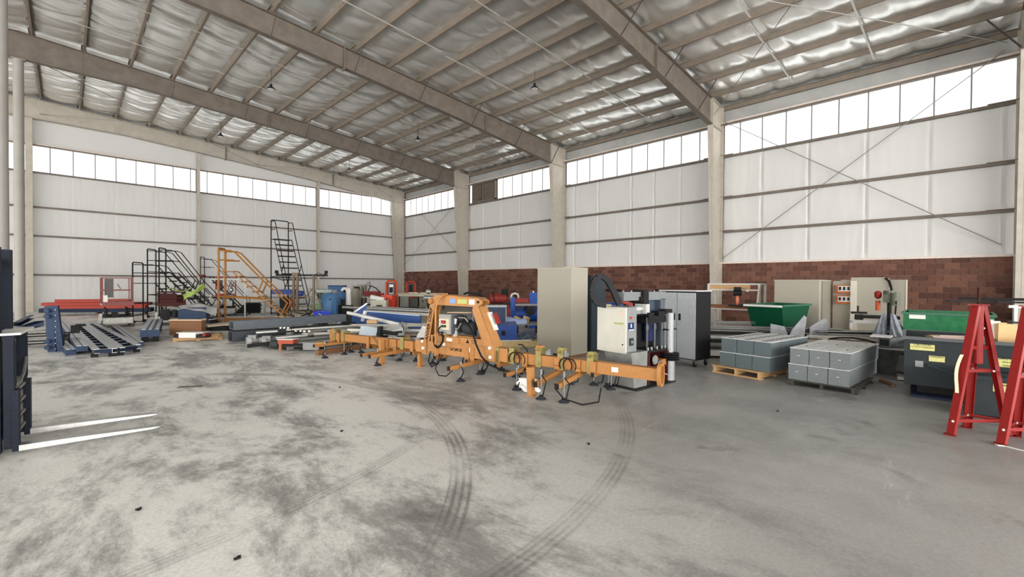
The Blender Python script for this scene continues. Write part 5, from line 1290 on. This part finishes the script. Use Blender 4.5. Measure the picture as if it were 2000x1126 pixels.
picker('orange-red stacker with maroon mast panel against the block wall',801,44.0,1.729,math.radians(-135))
# long work bench
t=Thing('work_bench','long tan work bench with bins under it before the red block wall','work bench',(13.968,24.032,0),math.radians(-44)); zb=1.041
t.part('top',MB().box(0,3.0,0,.9,zb-.07,zb),mat('tan bench top',(196,174,140),.6,0,.2,8)); t.part('apron',MB().box(.05,2.95,.03,.06,zb-.2,zb-.07),cream)
for x in (.1,2.85):
    for y in (.05,.8): t.part('leg',MB().box(x,x+.06,y,y+.06,0,zb-.07),dk)
t.part('bin',MB().box(.4,.85,.1,.5,.2,.82),mat('grey-green bin',(140,144,132),.6)); t.part('bin',MB().box(.95,1.4,.15,.6,.2,.76),mat('dark canvas bin',(84,86,80),.8)); t.part('cabinet',MB().box(1.5,1.95,.1,.6,.15,.80),mat('drab cabinet',(118,114,100),.6)); t.part('cabinet_knob',MB().cyl((1.72,.08,.55),(1.72,.1,.55),.05,8),dk,)
t.part('shelf',MB().box(.1,2.9,.1,.8,.12,.16),dk)
solo('paper_stack','pale papers scattered on the long tan bench','papers',MB().cbox((0,0,.02),(.5,.3,.04)).cbox((.6,.1,.015),(.4,.2,.03),rz=.3),white_,(14.955,23.445,1.041),math.radians(-40))
t=Thing('bench_grinder','chrome headed grinder on a dark pedestal left of the orange mast','grinder',(10.575,15.425,0),math.radians(-42)); 
t.part('pedestal',MB().cyl((0,0,0),(0,0,.95),.07,12).box(-.2,.2,-.15,.15,0,.04),dk); t.part('motor',MB().lathe((0,0,1.05),[(.05,-.16),(.10,-.14),(.10,.14),(.05,.16)],12,'X'),bare); t.part('wheel',MB().cyl((-.2,0,1.05),(-.14,0,1.05),.11,14).cyl((.14,0,1.05),(.2,0,1.05),.11,14),greym); t.part('light',MB().lathe((-.02,-.05,1.30),[(.02,-.06),(.10,.0),(.11,.06)],12,'Y'),bare)
t=Thing('tan_shear','tan wedge-shaped machine with slots right of the long bench','machine',(11.297,17.203,0),math.radians(-44)); t.part('body',MB().prism([(0,0,0),(.95,0,0),(.95,0,1.0),(.55,0,1.0)],(0,.5,0)),mat('tan machine',(170,150,100),.6,0,.25,8))
for k in range(4): t.part('slot',MB().cbox((.28+.10*k,-.01,.32+.17*k),(.16,.01,.05)),white_)

# ---------------------------------------------------------------- centre, behind the lifter
t=Thing('blue_locker_unit','dark blue steel cabinet with grey edge right of the orange mast','cabinet',(8.634,10.266,0),math.radians(-43)); zt=0.974
t.part('body',MB().box(0,.98,0,.6,.30,zt),mat('dark slate blue',(40,54,76),.5,0,.15,5)); t.part('frame',MB().box(-.02,1.0,-.02,.0,zt-.03,zt+.01).box(.97,1.0,-.02,.0,.3,zt).box(-.02,.01,-.02,0,.3,zt),mat('grey-blue edge',(130,140,150),.5)); t.part('top',MB().box(-.03,1.01,-.03,.61,zt,zt+.02),mat('pale edge',(200,200,198),.4))
t.part('leg',MB().box(.03,.09,.03,.57,0,.3),dk); t.part('leg',MB().box(.9,.96,.03,.57,0,.3),dk)
# red pallet trucks
def truck(label,px_,s_,z,rz,m2):
    t=Thing('pallet_truck',label,'pallet truck',(*at(px_,s_),z),rz,'red pallet trucks by the block wall')
    for y in (-.27,.27): t.part('fork',MB().box(-.1,1.1,y-.08,y+.08,.06,.13),m2)
    t.part('pump_body',MB().cbox((-.28,0,.22),(.3,.3,.34)).cyl((-.25,0,.3),(-.25,0,.6),.05,10),m2); t.part('handle_shaft',MB().cyl((-.3,0,.4),(-.45,0,1.15),.02,8),blackp)
    t.part('handle_loop',MB().tube([(-.45,-.02,1.1),(-.46,-.12,1.2),(-.48,-.10,1.33),(-.48,.10,1.33),(-.46,.12,1.2),(-.45,.02,1.1)],.015,6),blackp)
    for y in (-.1,.1): t.part('wheel',MB().cyl((-.35,y-.03,.09),(-.35,y+.03,.09),.09,12),blackrub)
    for y in (-.27,.27): t.part('fork_roller',MB().cyl((.95,y-.05,.045),(.95,y+.05,.045),.045,10),blackrub)
pk=mat('faded pink-red paint',(190,96,92),.5,0,.3,10)
truck('red pallet truck with its handle loop up, left one before the blocks',955,30.0,0,math.radians(-60),redd); truck('faded pink-red pallet truck right of the dark blue cabinet',985,26.5,0,math.radians(-50),pk); truck('red pallet truck farthest right before the tall beige box',1025,28.0,0,math.radians(-70),redd); truck('dull red pallet truck close to the block wall behind the others',1003,31.0,0,math.radians(-40),redd)
t=Thing('engine_stand','dark red engine block on a black stand behind the pallet trucks','engine',(13.354,14.146,0),math.radians(-40)); t.part('stand',MB().box(-.4,.4,-.3,.3,.0,.06).box(-.05,.05,-.25,.25,.06,.85).box(.25,.31,-.25,.25,.06,.85),dk); t.part('block',MB().lathe((0,0,1.0),[(.1,-.42),(.22,-.38),(.22,.3),(.12,.4)],12,'X'),redd); t.part('air_filter',MB().cyl((.25,0,1.15),(.25,0,1.42),.14,12).cbox((.25,0,1.12),(.3,.3,.08)),blackp)
t=Thing('shackle_plate','pale U-shaped shackle standing on a dark rack','shackle',(12.184,12.016,0),math.radians(-44)); t.part('shackle',MB().tube([(-.11,0,.95),(-.15,0,1.1),(-.12,0,1.24),(0,0,1.29),(.12,0,1.24),(.15,0,1.1),(.11,0,.95)],.035,8),mat('pale steel',(200,196,186),.4)); t.part('rack',MB().box(-.5,.5,-.3,.3,.86,.92).box(-.48,-.42,-.28,.28,0,.86).box(.42,.48,-.28,.28,0,.86),dk)
bm2=mat('machine blue',(30,70,150),.4,0,.2,8)
t=Thing('blue_compressor','bright blue compressor with grey lid before the tall beige box','compressor',(11.070,10.330,0),math.radians(-43)); t.part('tank',MB().lathe((0,0,.62),[(.05,-.45),(.24,-.40),(.25,.40),(.05,.45)],16,'X'),bm2); t.part('lid',MB().cbox((0,0,.95),(.8,.42,.06)),greym); t.part('head',MB().cbox((.25,0,.85),(.2,.3,.2)).cyl((-.25,-.2,.8),(-.25,.2,.8),.12,12),bluedk); t.part('leg',MB().box(-.35,-.3,-.2,.2,0,.45).box(.3,.35,-.2,.2,0,.45),dk); t.part('belt_wheel',MB().cyl((.1,-.28,.75),(.1,-.24,.75),.16,16),dk)
t=Thing('blue_column_machine','tall blue upright pieces left of the beige box, topped with a white bolt','machine',(12.251,11.249,0),math.radians(-43)); t.part('column',MB().box(-.05,.25,-.1,.2,0,1.329),bm2); t.part('column',MB().box(-.75,-.60,-.1,.15,0,1.15),bm2); t.part('bridge',MB().box(-.6,-.05,-.05,.1,.95,1.12),redd); t.part('bolt',MB().cyl((.1,.05,1.329),(.1,.05,1.329+.06),.03,8),white_)
t=Thing('blue_tool_chest','blue metal tool chest on a white sheet right of the lifter frame','tool chest',(7.899,8.701,.17),math.radians(-38)); t.part('chest',MB().box(0,.72,0,.5,.0,.34),mat('chest blue',(26,66,140),.4,0,.15,6)); t.part('lid',MB().add([(-.01,-.01,.34),(.73,-.01,.34),(.73,.51,.34),(-.01,.51,.34),(-.01,-.01,.36),(.73,-.01,.40),(.73,.51,.46),(-.01,.51,.40)],[(0,3,2,1),(4,5,6,7),(0,1,5,4),(1,2,6,5),(2,3,7,6),(3,0,4,7)]),mat('chest blue',(26,66,140),.4)); t.part('latch',MB().box(.3,.4,-.03,0,.12,.24),blackp); t.part('ring_handle',MB().tube(arc((.12,-.03,.13),.05,0,2*PI*.9,10),.012,6),bare); t.part('sheet',MB().box(-.1,1.1,-.1,.7,-.02,0),white_)
t=Thing('timber_skid','pale timber skid carrying the blue tool chest and loose parts','skid',(7.775,8.625,0),math.radians(-38))
for y in (0,.45,.85): t.part('bearer',MB().box(-.1,1.7,y,y+.08,0,.13),mat('pale yellow timber',(206,182,130),.7,0,.2,10))
t.part('bearer_top',MB().box(-.1,1.7,0,.93,.13,.148),mat('pale yellow timber',(206,182,130),.7))
t=Thing('blue_seat_shell','white and blue plastic shell lying behind the blue tool chest','plastic shell',(9.303,9.697,.44),math.radians(-40)); t.part('shell',MB().grid(lambda u,v:(.75*u,.45*v,.20*math.sin(PI*v)*(1-.3*u)+.02*math.sin(7*u)),12,8),mat('pale blue shell',(170,186,222),.35)); t.part('edge',MB().tube([(0,0,0),(.0,.2,.15),(0,.45,0)],.025,6),bm2)
t=Thing('low_table','grey low table with parts on it left of the tall beige box','table',(9.650,9.650,0),math.radians(-40)); t.part('top',MB().box(-.3,1.2,-.2,.7,.40,.44),greym)
for x in (-.28,1.12):
    for y in (-.18,.6): t.part('leg',MB().box(x,x+.05,y,y+.05,0,.40),dk)
for k,(px_,s_) in enumerate(((1010,19.5),(1028,19.6))):
    junk('wooden_bobbin','%s wooden bobbin block on the low grey table'%('left','right')[k],'wood block',px_,s_,.44,(.16,.16,.2),mat('yellow wood',(204,170,104),.7,0,.2,10),.3,.3,.2,lambda t:t.part('peg',MB().cyl((-.05,0,.2),(.2,.1,.05),.03,8),wood))
cb_=MB()
for i in range(26):
    x,y=at(R_.uniform(1005,1046),R_.uniform(16.8,17.7)); an=R_.uniform(-1.2,.2); L_=R_.uniform(.1,.3)
    cb_.tube([(x-L_*math.cos(an),y-L_*math.sin(an),.17),(x,y,.20+R_.uniform(0,.12)),(x+L_*math.cos(an),y+L_*math.sin(an),.17)],.016,5)
o=link('cable_heap',cb_.mesh('cable_heap',mat('slate cable',(96,108,122),.6))); setp(o,'heap of slate-blue cables lying on the pale timber skid','cables',None,'stuff')
# blue equipment behind the drilling machine
for k,(px_,s_,y_) in enumerate(((1195,17.0,0),(1290,17.5,0))):
    t=Thing('blue_pump','%s blue pump with curved black handle behind the %s'%(('left','right')[k],('cable chain','silver cabinet')[k]),'pump',(*at(px_,s_),0),math.radians(-50),'blue pumps before the block wall')
    t.part('body',MB().lathe((0,0,.95),[(.05,-.4),(.22,-.34),(.24,.2),(.12,.36)],14,'X'),bm2); t.part('stand',MB().box(-.3,.3,-.2,.2,0,.75),dk); t.part('handle',MB().tube([(-.25,0,1.1),(-.25,0,1.42),(-.15,0,1.5),(.25,0,1.5),(.32,0,1.42)],.03,8),blackrub); t.part('cap',MB().cbox((.32,0,1.42),(.14,.12,.12)),bluedk)

# ================================================================ right part: work frame, sheets, saw, extrusions
t=Thing('saw_bench_frame','white overhead frame bench with wooden shelves left of the green hopper','bench',(15.3,4.35,0),math.radians(0))
wfm=mat('white frame paint',(206,202,194),.5,0,.15,8)
for y in (0,1.55):
    t.part('post',MB().rtube((0,y,0),(0,y,1.70),.07,.07,.006),wfm); t.part('post',MB().rtube((.6,y,0),(.6,y,1.70),.07,.07,.006),wfm)
    t.part('slant',MB().rtube((-.25,y,.85),(0,y,1.68),.05,.05,.005),wfm); t.part('side_rail',MB().rtube((0,y,1.68),(.6,y,1.68),.05,.05,.005),wfm)
for x,z in ((0,1.69),(0,1.50),(.6,1.69)): t.part('rail',MB().rtube((x,0,z),(x,1.55,z),.05,.05,.005),wfm)
t.part('upper_board',MB().box(.02,.1,.28,1.6,1.52,1.67),wood); t.part('lower_board',MB().box(-.1,.6,-.3,1.8,.88,.99),mat('brown board',(150,100,66),.7,0,.3,10)); t.part('lower_rail',MB().box(-.15,-.1,-.4,1.9,.86,.90),wfm); t.part('lamp_knob',MB().cyl((-.02,.35,1.45),(-.02,.35,1.50),.05,10),white_)
t=Thing('chop_saw','orange and black chop saw standing on the frame bench','saw',(15.0,4.9,.99),math.radians(200)); t.part('base',MB().box(-.25,.25,-.25,.25,-.0,.05),dk); t.part('guard',MB().lathe((0,0,.18),[(.04,-.05),(.17,-.04),(.17,.04),(.04,.05)],16,'Y'),mat('pale orange guard',(206,120,92),.5)); t.part('arm',MB().beam((-.25,0,.1),(.1,0,.45),.06,.05),mat('saw orange',(210,84,44),.5)); t.part('motor',MB().cyl((.05,-.12,.42),(.05,.12,.42),.09,12).cbox((.0,0,.56),(.34,.2,.1)),blk_)
# beige crate of sheets and leaning panels
t=Thing('sheet_crate','square beige crate behind the green hopper','crate',(14.5,2.65,0)); t.part('crate',MB().box(0,1.6,0,1.08,.1,1.80),beige); t.part('side_sheet',MB().box(.3,1.6,-.03,0,.1,1.79),mat('darker beige side',(128,122,110),.7)); t.part('lid',MB().box(-.02,1.62,-.02,1.1,1.80,1.82),mat('paler beige',(176,170,156),.6)); t.part('foot',MB().box(.05,1.5,.05,.15,0,.1),wood2); t.part('foot',MB().box(.05,1.5,.9,1.0,0,.1),wood2)
t=Thing('panel_rack','beige panel with small orange tool bins fixed to it, between crate and board','panel',(16.0,2.08,0)); t.part('panel',MB().box(0,.08,0,.50,0,1.80),beige)
for z in (1.58,1.28):
    t.part('bin_row',MB().box(-.10,0,.02,.42,z-.14,z+.10),mat('orange-brown bin rack',(176,96,50),.6)); t.part('bin_face',MB().box(-.12,-.10,.05,.36,z-.08,z+.07),white_)
    for k in range(3): t.part('tool',MB().cbox((-.13,.11+.1*k,z),(.02,.05,.10)),dk)
t=Thing('big_board','large beige sheet with rounded top corner leaning on the wall side','board',(15.9,1.30,0)); rc_=[(0,1.5,0),(0,.0,0),(0,.0,1.82)]+[(0,.10-.10*math.cos(a)*1,1.82+.08*math.sin(a)) for a in (PI*.0,PI*.17,PI*.33,PI*.5)]+[(0,.78,1.90)]
t.part('board',MB().prism([(0,0,.05),(0,0,1.80),(0,.03,1.87),(0,.10,1.90),(0,.84,1.90),(0,.84,.05)],(.35,0,0)),beige); t.part('edge_sheet',MB().box(-.06,0,.70,.84,.05,1.80),mat('pale edge sheet',(196,190,174),.6)); t.part('cable',MB().tube([(-.04,.08,1.88),(-.05,-.0,1.80),(-.06,-.05,1.6),(-.06,-.06,1.15)],.03,8),blackrub); t.part('base',MB().box(0,.35,.02,.82,0,.05),wood2)
t=Thing('back_board','second large beige sheet standing behind the rounded one, right side','board',(16.6,.98,0)); t.part('board',MB().box(0,.3,0,1.5,.0,1.84),beige); t.part('edge',MB().box(-.012,0,0,.02,0,1.84),mat('pale edge sheet',(196,190,174),.6))
# upright band saw / drill press
t=Thing('drill_press','grey drill press with red lever grip and blue motor box before the beige sheets','drill press',(14.2,1.15,0),math.radians(5))
t.part('column',MB().cyl((0,0,.0),(0,0,1.45),.045,12),dk); t.part('head',MB().cbox((.05,0,1.36),(.42,.26,.20)).cyl((.1,.0,1.42),(.1,0,1.55),.12,12),mat('olive grey casting',(104,106,92),.6,.2,.4,14)); t.part('head_motor',MB().cyl((-.2,-.1,1.2),(-.2,-.1,1.5),.09,12),mat('olive grey casting',(104,106,92),.6)); t.part('grip',MB().lathe((.1,.22,1.36),[(.02,-.02),(.07,.02),(.08,.14),(.03,.18)],10),redp,label='red grip'); t.part('bottle',MB().cyl((.12,.22,1.05),(.12,.22,1.30),.05,10),mat('orange bottle',(196,90,50),.5))
t.part('strut',MB().beam((-.3,-.12,1.3),(-.12,-.1,.85),.03,.03),dk); t.part('table',MB().box(-.15,.35,-.2,.5,.86,.92),dk); t.part('motor_box',MB().box(-.1,.25,-.35,.1,.25,.80),mat('navy motor box',(36,48,74),.5)); t.part('label',MB().box(.25,.255,-.2,.02,.66,.76),lab_w); t.part('foot',MB().box(-.3,.4,-.4,.4,0,.05),dk); t.part('box_side',MB().box(-.1,.26,-.50,-.36,.25,.84),dk)
# long aluminium extrusions lying in two heaps
ex=[(11.0,4.9,12.6,1.9,.62,.30,.10,1,'chan'),(10.9,4.6,12.2,2.1,.50,.14,.06,3,'box'),(10.8,4.5,12.0,2.2,.42,.10,.06,0,'box'),(10.7,4.3,11.9,2.3,.34,.14,.08,3,'box'),(10.6,4.2,11.6,2.6,.24,.30,.10,1,'chan'),(10.4,4.1,11.3,2.8,.12,.36,.12,2,'box'),
(12.2,2.35,13.1,.90,.62,.40,.06,1,'chan'),(11.9,2.4,12.9,.5,.52,.16,.06,2,'chan'),(11.6,2.4,12.6,.5,.40,.5,.12,4,'box'),(12.6,2.2,13.5,.85,.50,.30,.05,1,'chan'),(11.5,4.9,13.1,2.9,.70,.12,.05,5,'chan'),(10.4,4.4,11.0,3.4,.06,.4,.06,3,'solid')]
exl=sorted([e for k,e in enumerate(ex) if k<6 or k>9],key=lambda e:e[0]+e[1]+e[2]+e[3]); exr=sorted([e for k,e in enumerate(ex) if 6<=k<=9],key=lambda e:e[0]+e[1]+e[2]+e[3])
for i,side_,(a0,b0,a1,b1,z,w_,h_,mi,kd) in [(k,'left',e) for k,e in enumerate(exl)]+[(k,'right',e) for k,e in enumerate(exr)]:
    beam_thing('extrusion','%s %s profile, %s from the front in the %s heap behind the grey blocks'%(adj[mi],{'box':'tube','chan':'channel','solid':'bar'}[kd],ordn[i],side_),'metal profile',(a0,b0,z),(a1,b1,z+.01),w_,h_,mats[mi],'profiles behind the blocks',kd)
for k,(x,y) in enumerate(((10.95,3.5),(12.1,1.7))):
    t=Thing('low_trestle','low dark trestle carrying the profiles, %s heap'%('left','right')[k],'trestle',(x,y,0),math.radians(25)); t.part('bearer',MB().box(-.5,.9,-.05,.05,.02,.10) if k==0 else MB().box(-.5,.9,-.05,.05,.24,.33),dk); t.part('foot',MB().box(-.5,-.4,-.08,.08,0,.02 if k==0 else .24),dk); t.part('foot',MB().box(.8,.9,-.08,.08,0,.02 if k==0 else .24),dk)
# torn sheet metal
sm=mat('torn bright sheet',(122,122,124),.4,.5,.3,8)
def sheet(label,loc,pts,rz):
    b=MB(); b.prism([(x,0,z) for x,z in pts],(0,.012,0))
    return solo('sheet_metal',label,'sheet metal',b,sm,loc,rz,'torn metal sheets behind the grey blocks')
sheet('torn metal sheet, left square one above the pale pallet stack',(11.2,2.95,.44),[(0,0),(.38,-.02),(.36,.14),(.30,.30),(0,.36)],math.radians(-52))
sheet('torn metal sheet, pointed middle one behind the pale pallet stack',(11.55,2.6,.44),[(-.12,.0),(.28,.0),(.34,.50),(.28,.55),(.0,.24)],math.radians(-40))
sheet('torn metal sheet, right one with folded edge behind the pale pallet stack',(11.95,2.35,.50),[(0,0),(.40,0),(.38,.40),(.30,.42),(.0,.22)],math.radians(-50))
sheet('jagged dark metal sheet beside the silver wheeled cabinet',(11.0,4.9,.66),[(0,0),(.30,0),(.24,.16),(.14,.08),(.08,.22)],math.radians(-50))
# clear plastic wraps standing on the profiles
wrapm=mat('grey plastic film',(132,137,144),.3,0,.3,10)
for k,(x,y) in enumerate(((11.9,1.12),(11.8,.82))):
    solo('plastic_film','%s bunched grey plastic film standing on the profiles left of the charcoal hopper'%('left','right')[k],'plastic film',MB().grid(lambda u,v:((.11-.08*v)*math.cos(2*PI*u)*(1+.4*math.sin(5*2*PI*u+4*v)),(.11-.08*v)*math.sin(2*PI*u)*(1+.3*math.cos(3*2*PI*u))+.08*v*(1 if k else -1),.50*v),36,8),wrapm,(x,y,.60),0,'plastic films on the profiles')
t=Thing('roller_clamp','white pipe clamp rig with black knob on the profiles before the sheets','clamp rig',(12.9,1.75,.66),math.radians(-70))
t.part('bar',MB().box(0,1.0,0,.06,.14,.22),white_); t.part('leg',MB().box(0,.06,0,.06,0,.2),white_); t.part('leg',MB().box(.86,.92,0,.06,0,.2),white_); t.part('knob',MB().lathe((.72,-.05,.2),[(.05,-.04),(.10,-.03),(.10,.03),(.05,.04)],14,'Y'),blk_); t.part('vice',MB().cbox((.18,.03,.28),(.14,.12,.12)).cbox((.18,.03,.38),(.3,.06,.05)).cyl((.16,.03,.4),(.16,.03,.54),.02,8),dk); t.part('pipe',MB().tube([(.95,0,.14),(1.0,0,.06),(.96,0,-.1),(.9,0,-.2)],.018,8),white_)
t=Thing('black_hoop_reel','black hoop and grey square tube end on the profiles behind the dark pallet','reel',(10.9,1.1,.52),0)
t.part('hoop',MB().tube(arc((0,.35,0),.42,.15,PI-.15,12,(0,1,0),(0,0,.28)),.018,6),blackrub); t.part('square_tube',MB().rtube((.0,-.15,.08),(.5,-.35,.08),.2,.16,.02),sm); t.part('plate',MB().cbox((.1,-.1,.19),(.4,.3,.02)),white_)
t=Thing('steel_post_stand','low scuffed steel stand holding up the black hoop parts','stand',(10.95,1.0,0),0); t.part('post',MB().box(-.1,.3,-.45,.55,.0,.50),mat('scuffed dark steel',(70,70,70),.5,.3,.5,8)); t.part('cap',MB().box(-.15,.35,-.5,.6,.48,.51),greym)
for k,(x,y,z,d,m2,rz_,rx_,l) in enumerate(((10.9,.45,.22,(.5,.35,.35),dk,.3,.3,'dark crumpled metal casing left of the charcoal hopper'),(10.7,.5,.02,(.7,.5,.06),aludull,.1,0,'flat scuffed plate on the floor left of the charcoal hopper'),(11.2,.3,.56,(.7,.5,.10),mat('speckled grey slab',(140,138,134),.8,0,.5,40),.2,.05,'speckled grey slab beside the charcoal hopper rim'),(10.75,.62,.10,(.3,.12,.28),aluc,.6,.2,'bright bent bracket before the dark casing'))):
    t=Thing('metal_scrap',l,'scrap metal',(x,y,z),rz_); t.part('body',MB().cbox((0,0,d[2]/2),d,0,rx_),m2); t.part('lip',MB().cbox((0,0,d[2]),(d[0]*.9,d[1]*.5,.02),.1,rx_),greym)
solo('tyre_strip','bent dark wood strip lying on the floor right of the dark pallet','strip',MB().tube([(0,0,.02),(-.18,-.14,.02),(-.36,-.20,.02)],.03,4),wood2,(10.0,.92,0),0)
# cable tray and pale bar behind the red stands
beam_thing('pale_rail','pale steel rail on posts behind the red stands','rail',(13.0,-.72,1.28),(13.6,-2.4,1.28),.05,.05,aluc,None,'box')
t=Thing('rail_table','grey narrow table with white posts behind the red stands','table',(13.0,-.70,0),math.radians(-70)); t.part('top',MB().box(.1,2.2,-.2,.2,.96,.99),greym)
for x in (.1,1.9): t.part('post',MB().box(x,x+.05,-.02,.03,0,1.26),wfm)

# ================================================================ pendant lamps, floor bits
def lamp(x,y,lab):
    z=roofz(x)-.05
    t=Thing('pendant_lamp',lab,'pendant lamp',(x,y,z-.62),0,'pendant lamps under the roof')
    t.part('cord',MB().tube([(0,0,.22),(.03,.02,.40),(0,0,.84)],.008,5),blk_); t.part('driver',MB().cyl((0,0,.10),(0,0,.22),.05,12),blk_)
    t.part('shade',MB().lathe((0,0,0),[(.17,.0),(.175,.02),(.10,.10),(.05,.12)],20),blk_); t.part('lens',MB().cyl((0,0,-.006),(0,0,.0),.15,20),white_)
for x,y,l in ((6.4,21.5,'black pendant lamp over the open floor, upper left of the picture'),(13.6,12.35,'black pendant lamp in the nearest bay, right of the top centre'),(13.9,21.4,'black pendant lamp in the middle bay above the lifter'),(6.4,30.6,'small far pendant lamp in the end bay above the orange stair'),(14.2,30.6,'smallest far pendant lamp in the end bay near the corner')):
    lamp(x,y,l)
solo('metal_offcut','thin dark metal offcut lying alone on the floor at the left','offcut',MB().prism([(0,0,0),(.28,-.16,0),(.32,-.10,0),(.06,.05,0)],(0,0,.012)),mat('brown scale',(92,84,76),.7),(1.21,8.62,0))
for k,(x,y,l) in enumerate(((6.65,1.65,'dark chip on the right floor below the block stacks'),(2.17,4.86,'dark lump on the floor left of the tyre track'),(.36,4.21,'dark chip on the lower left floor'),(.72,3.05,'dark leaf-like chip at the bottom of the picture'),(3.84,2.69,'dark smudge lump right of the tyre track'),(3.05,6.9,'tiny chip under the left arm of the lifter'))):
    b=MB().cbox((0,0,.005),(.035,.02,.008),rz=k); b.cbox((.012,.01,.006),(.02,.014,.01),rz=k*2); solo('floor_chip',l,'debris',b,dk,(x,y,0))

# low things between and behind the ladders
t=Thing('black_sheet_pile','low pile of black sheets on the floor behind the orange stair','sheet pile',(6.939,27.061,0),math.radians(-22))
for i in range(5): t.part('sheet',MB().cbox((.05*i,.03*i,.05+.11*i),(1.1-.1*i,.9,.08),rz=.04*(-1)**i),dk)
t=Thing('white_desk_frame','white framed low table beside the foot of the orange stair','table',(7.360,26.240,0),math.radians(-24)); zt=0.932
t.part('top',MB().box(0,2.0,0,.8,zt-.05,zt),white_)
for x in (0,.95,1.92): t.part('leg',MB().box(x,x+.06,0,.06,0,zt-.05),wfm); t.part('leg',MB().box(x,x+.06,.74,.8,0,zt-.05),wfm)
t.part('back_panel',MB().box(.05,1.9,.76,.78,.3,zt-.05),mat('pale panel',(196,194,188),.6))
t=Thing('small_hoist','chrome hook hoist hanging from the white rail behind the orange stair','hoist',(5.424,23.976,0),math.radians(-14)); zz=1.779
t.part('gantry_post',MB().rtube((-.8,0,0),(-.8,0,zz),.06,.06,.006),wfm); t.part('gantry_post',MB().rtube((.55,0,0),(.55,0,zz),.06,.06,.006),wfm); t.part('gantry_beam',MB().rtube((-.85,0,zz),(.6,0,zz),.07,.07,.006),wfm)
t.part('chain',MB().cyl((0,0,zz-.75),(0,0,zz-.03),.012,6),dk); t.part('hook_block',MB().lathe((0,0,zz-.5),[(.03,-.1),(.09,-.04),(.09,.06),(.03,.12)],10),bare); t.part('bowl',MB().lathe((0,0,zz-.86),[(.05,0),(.17,.08),(.18,.14)],14),bare)
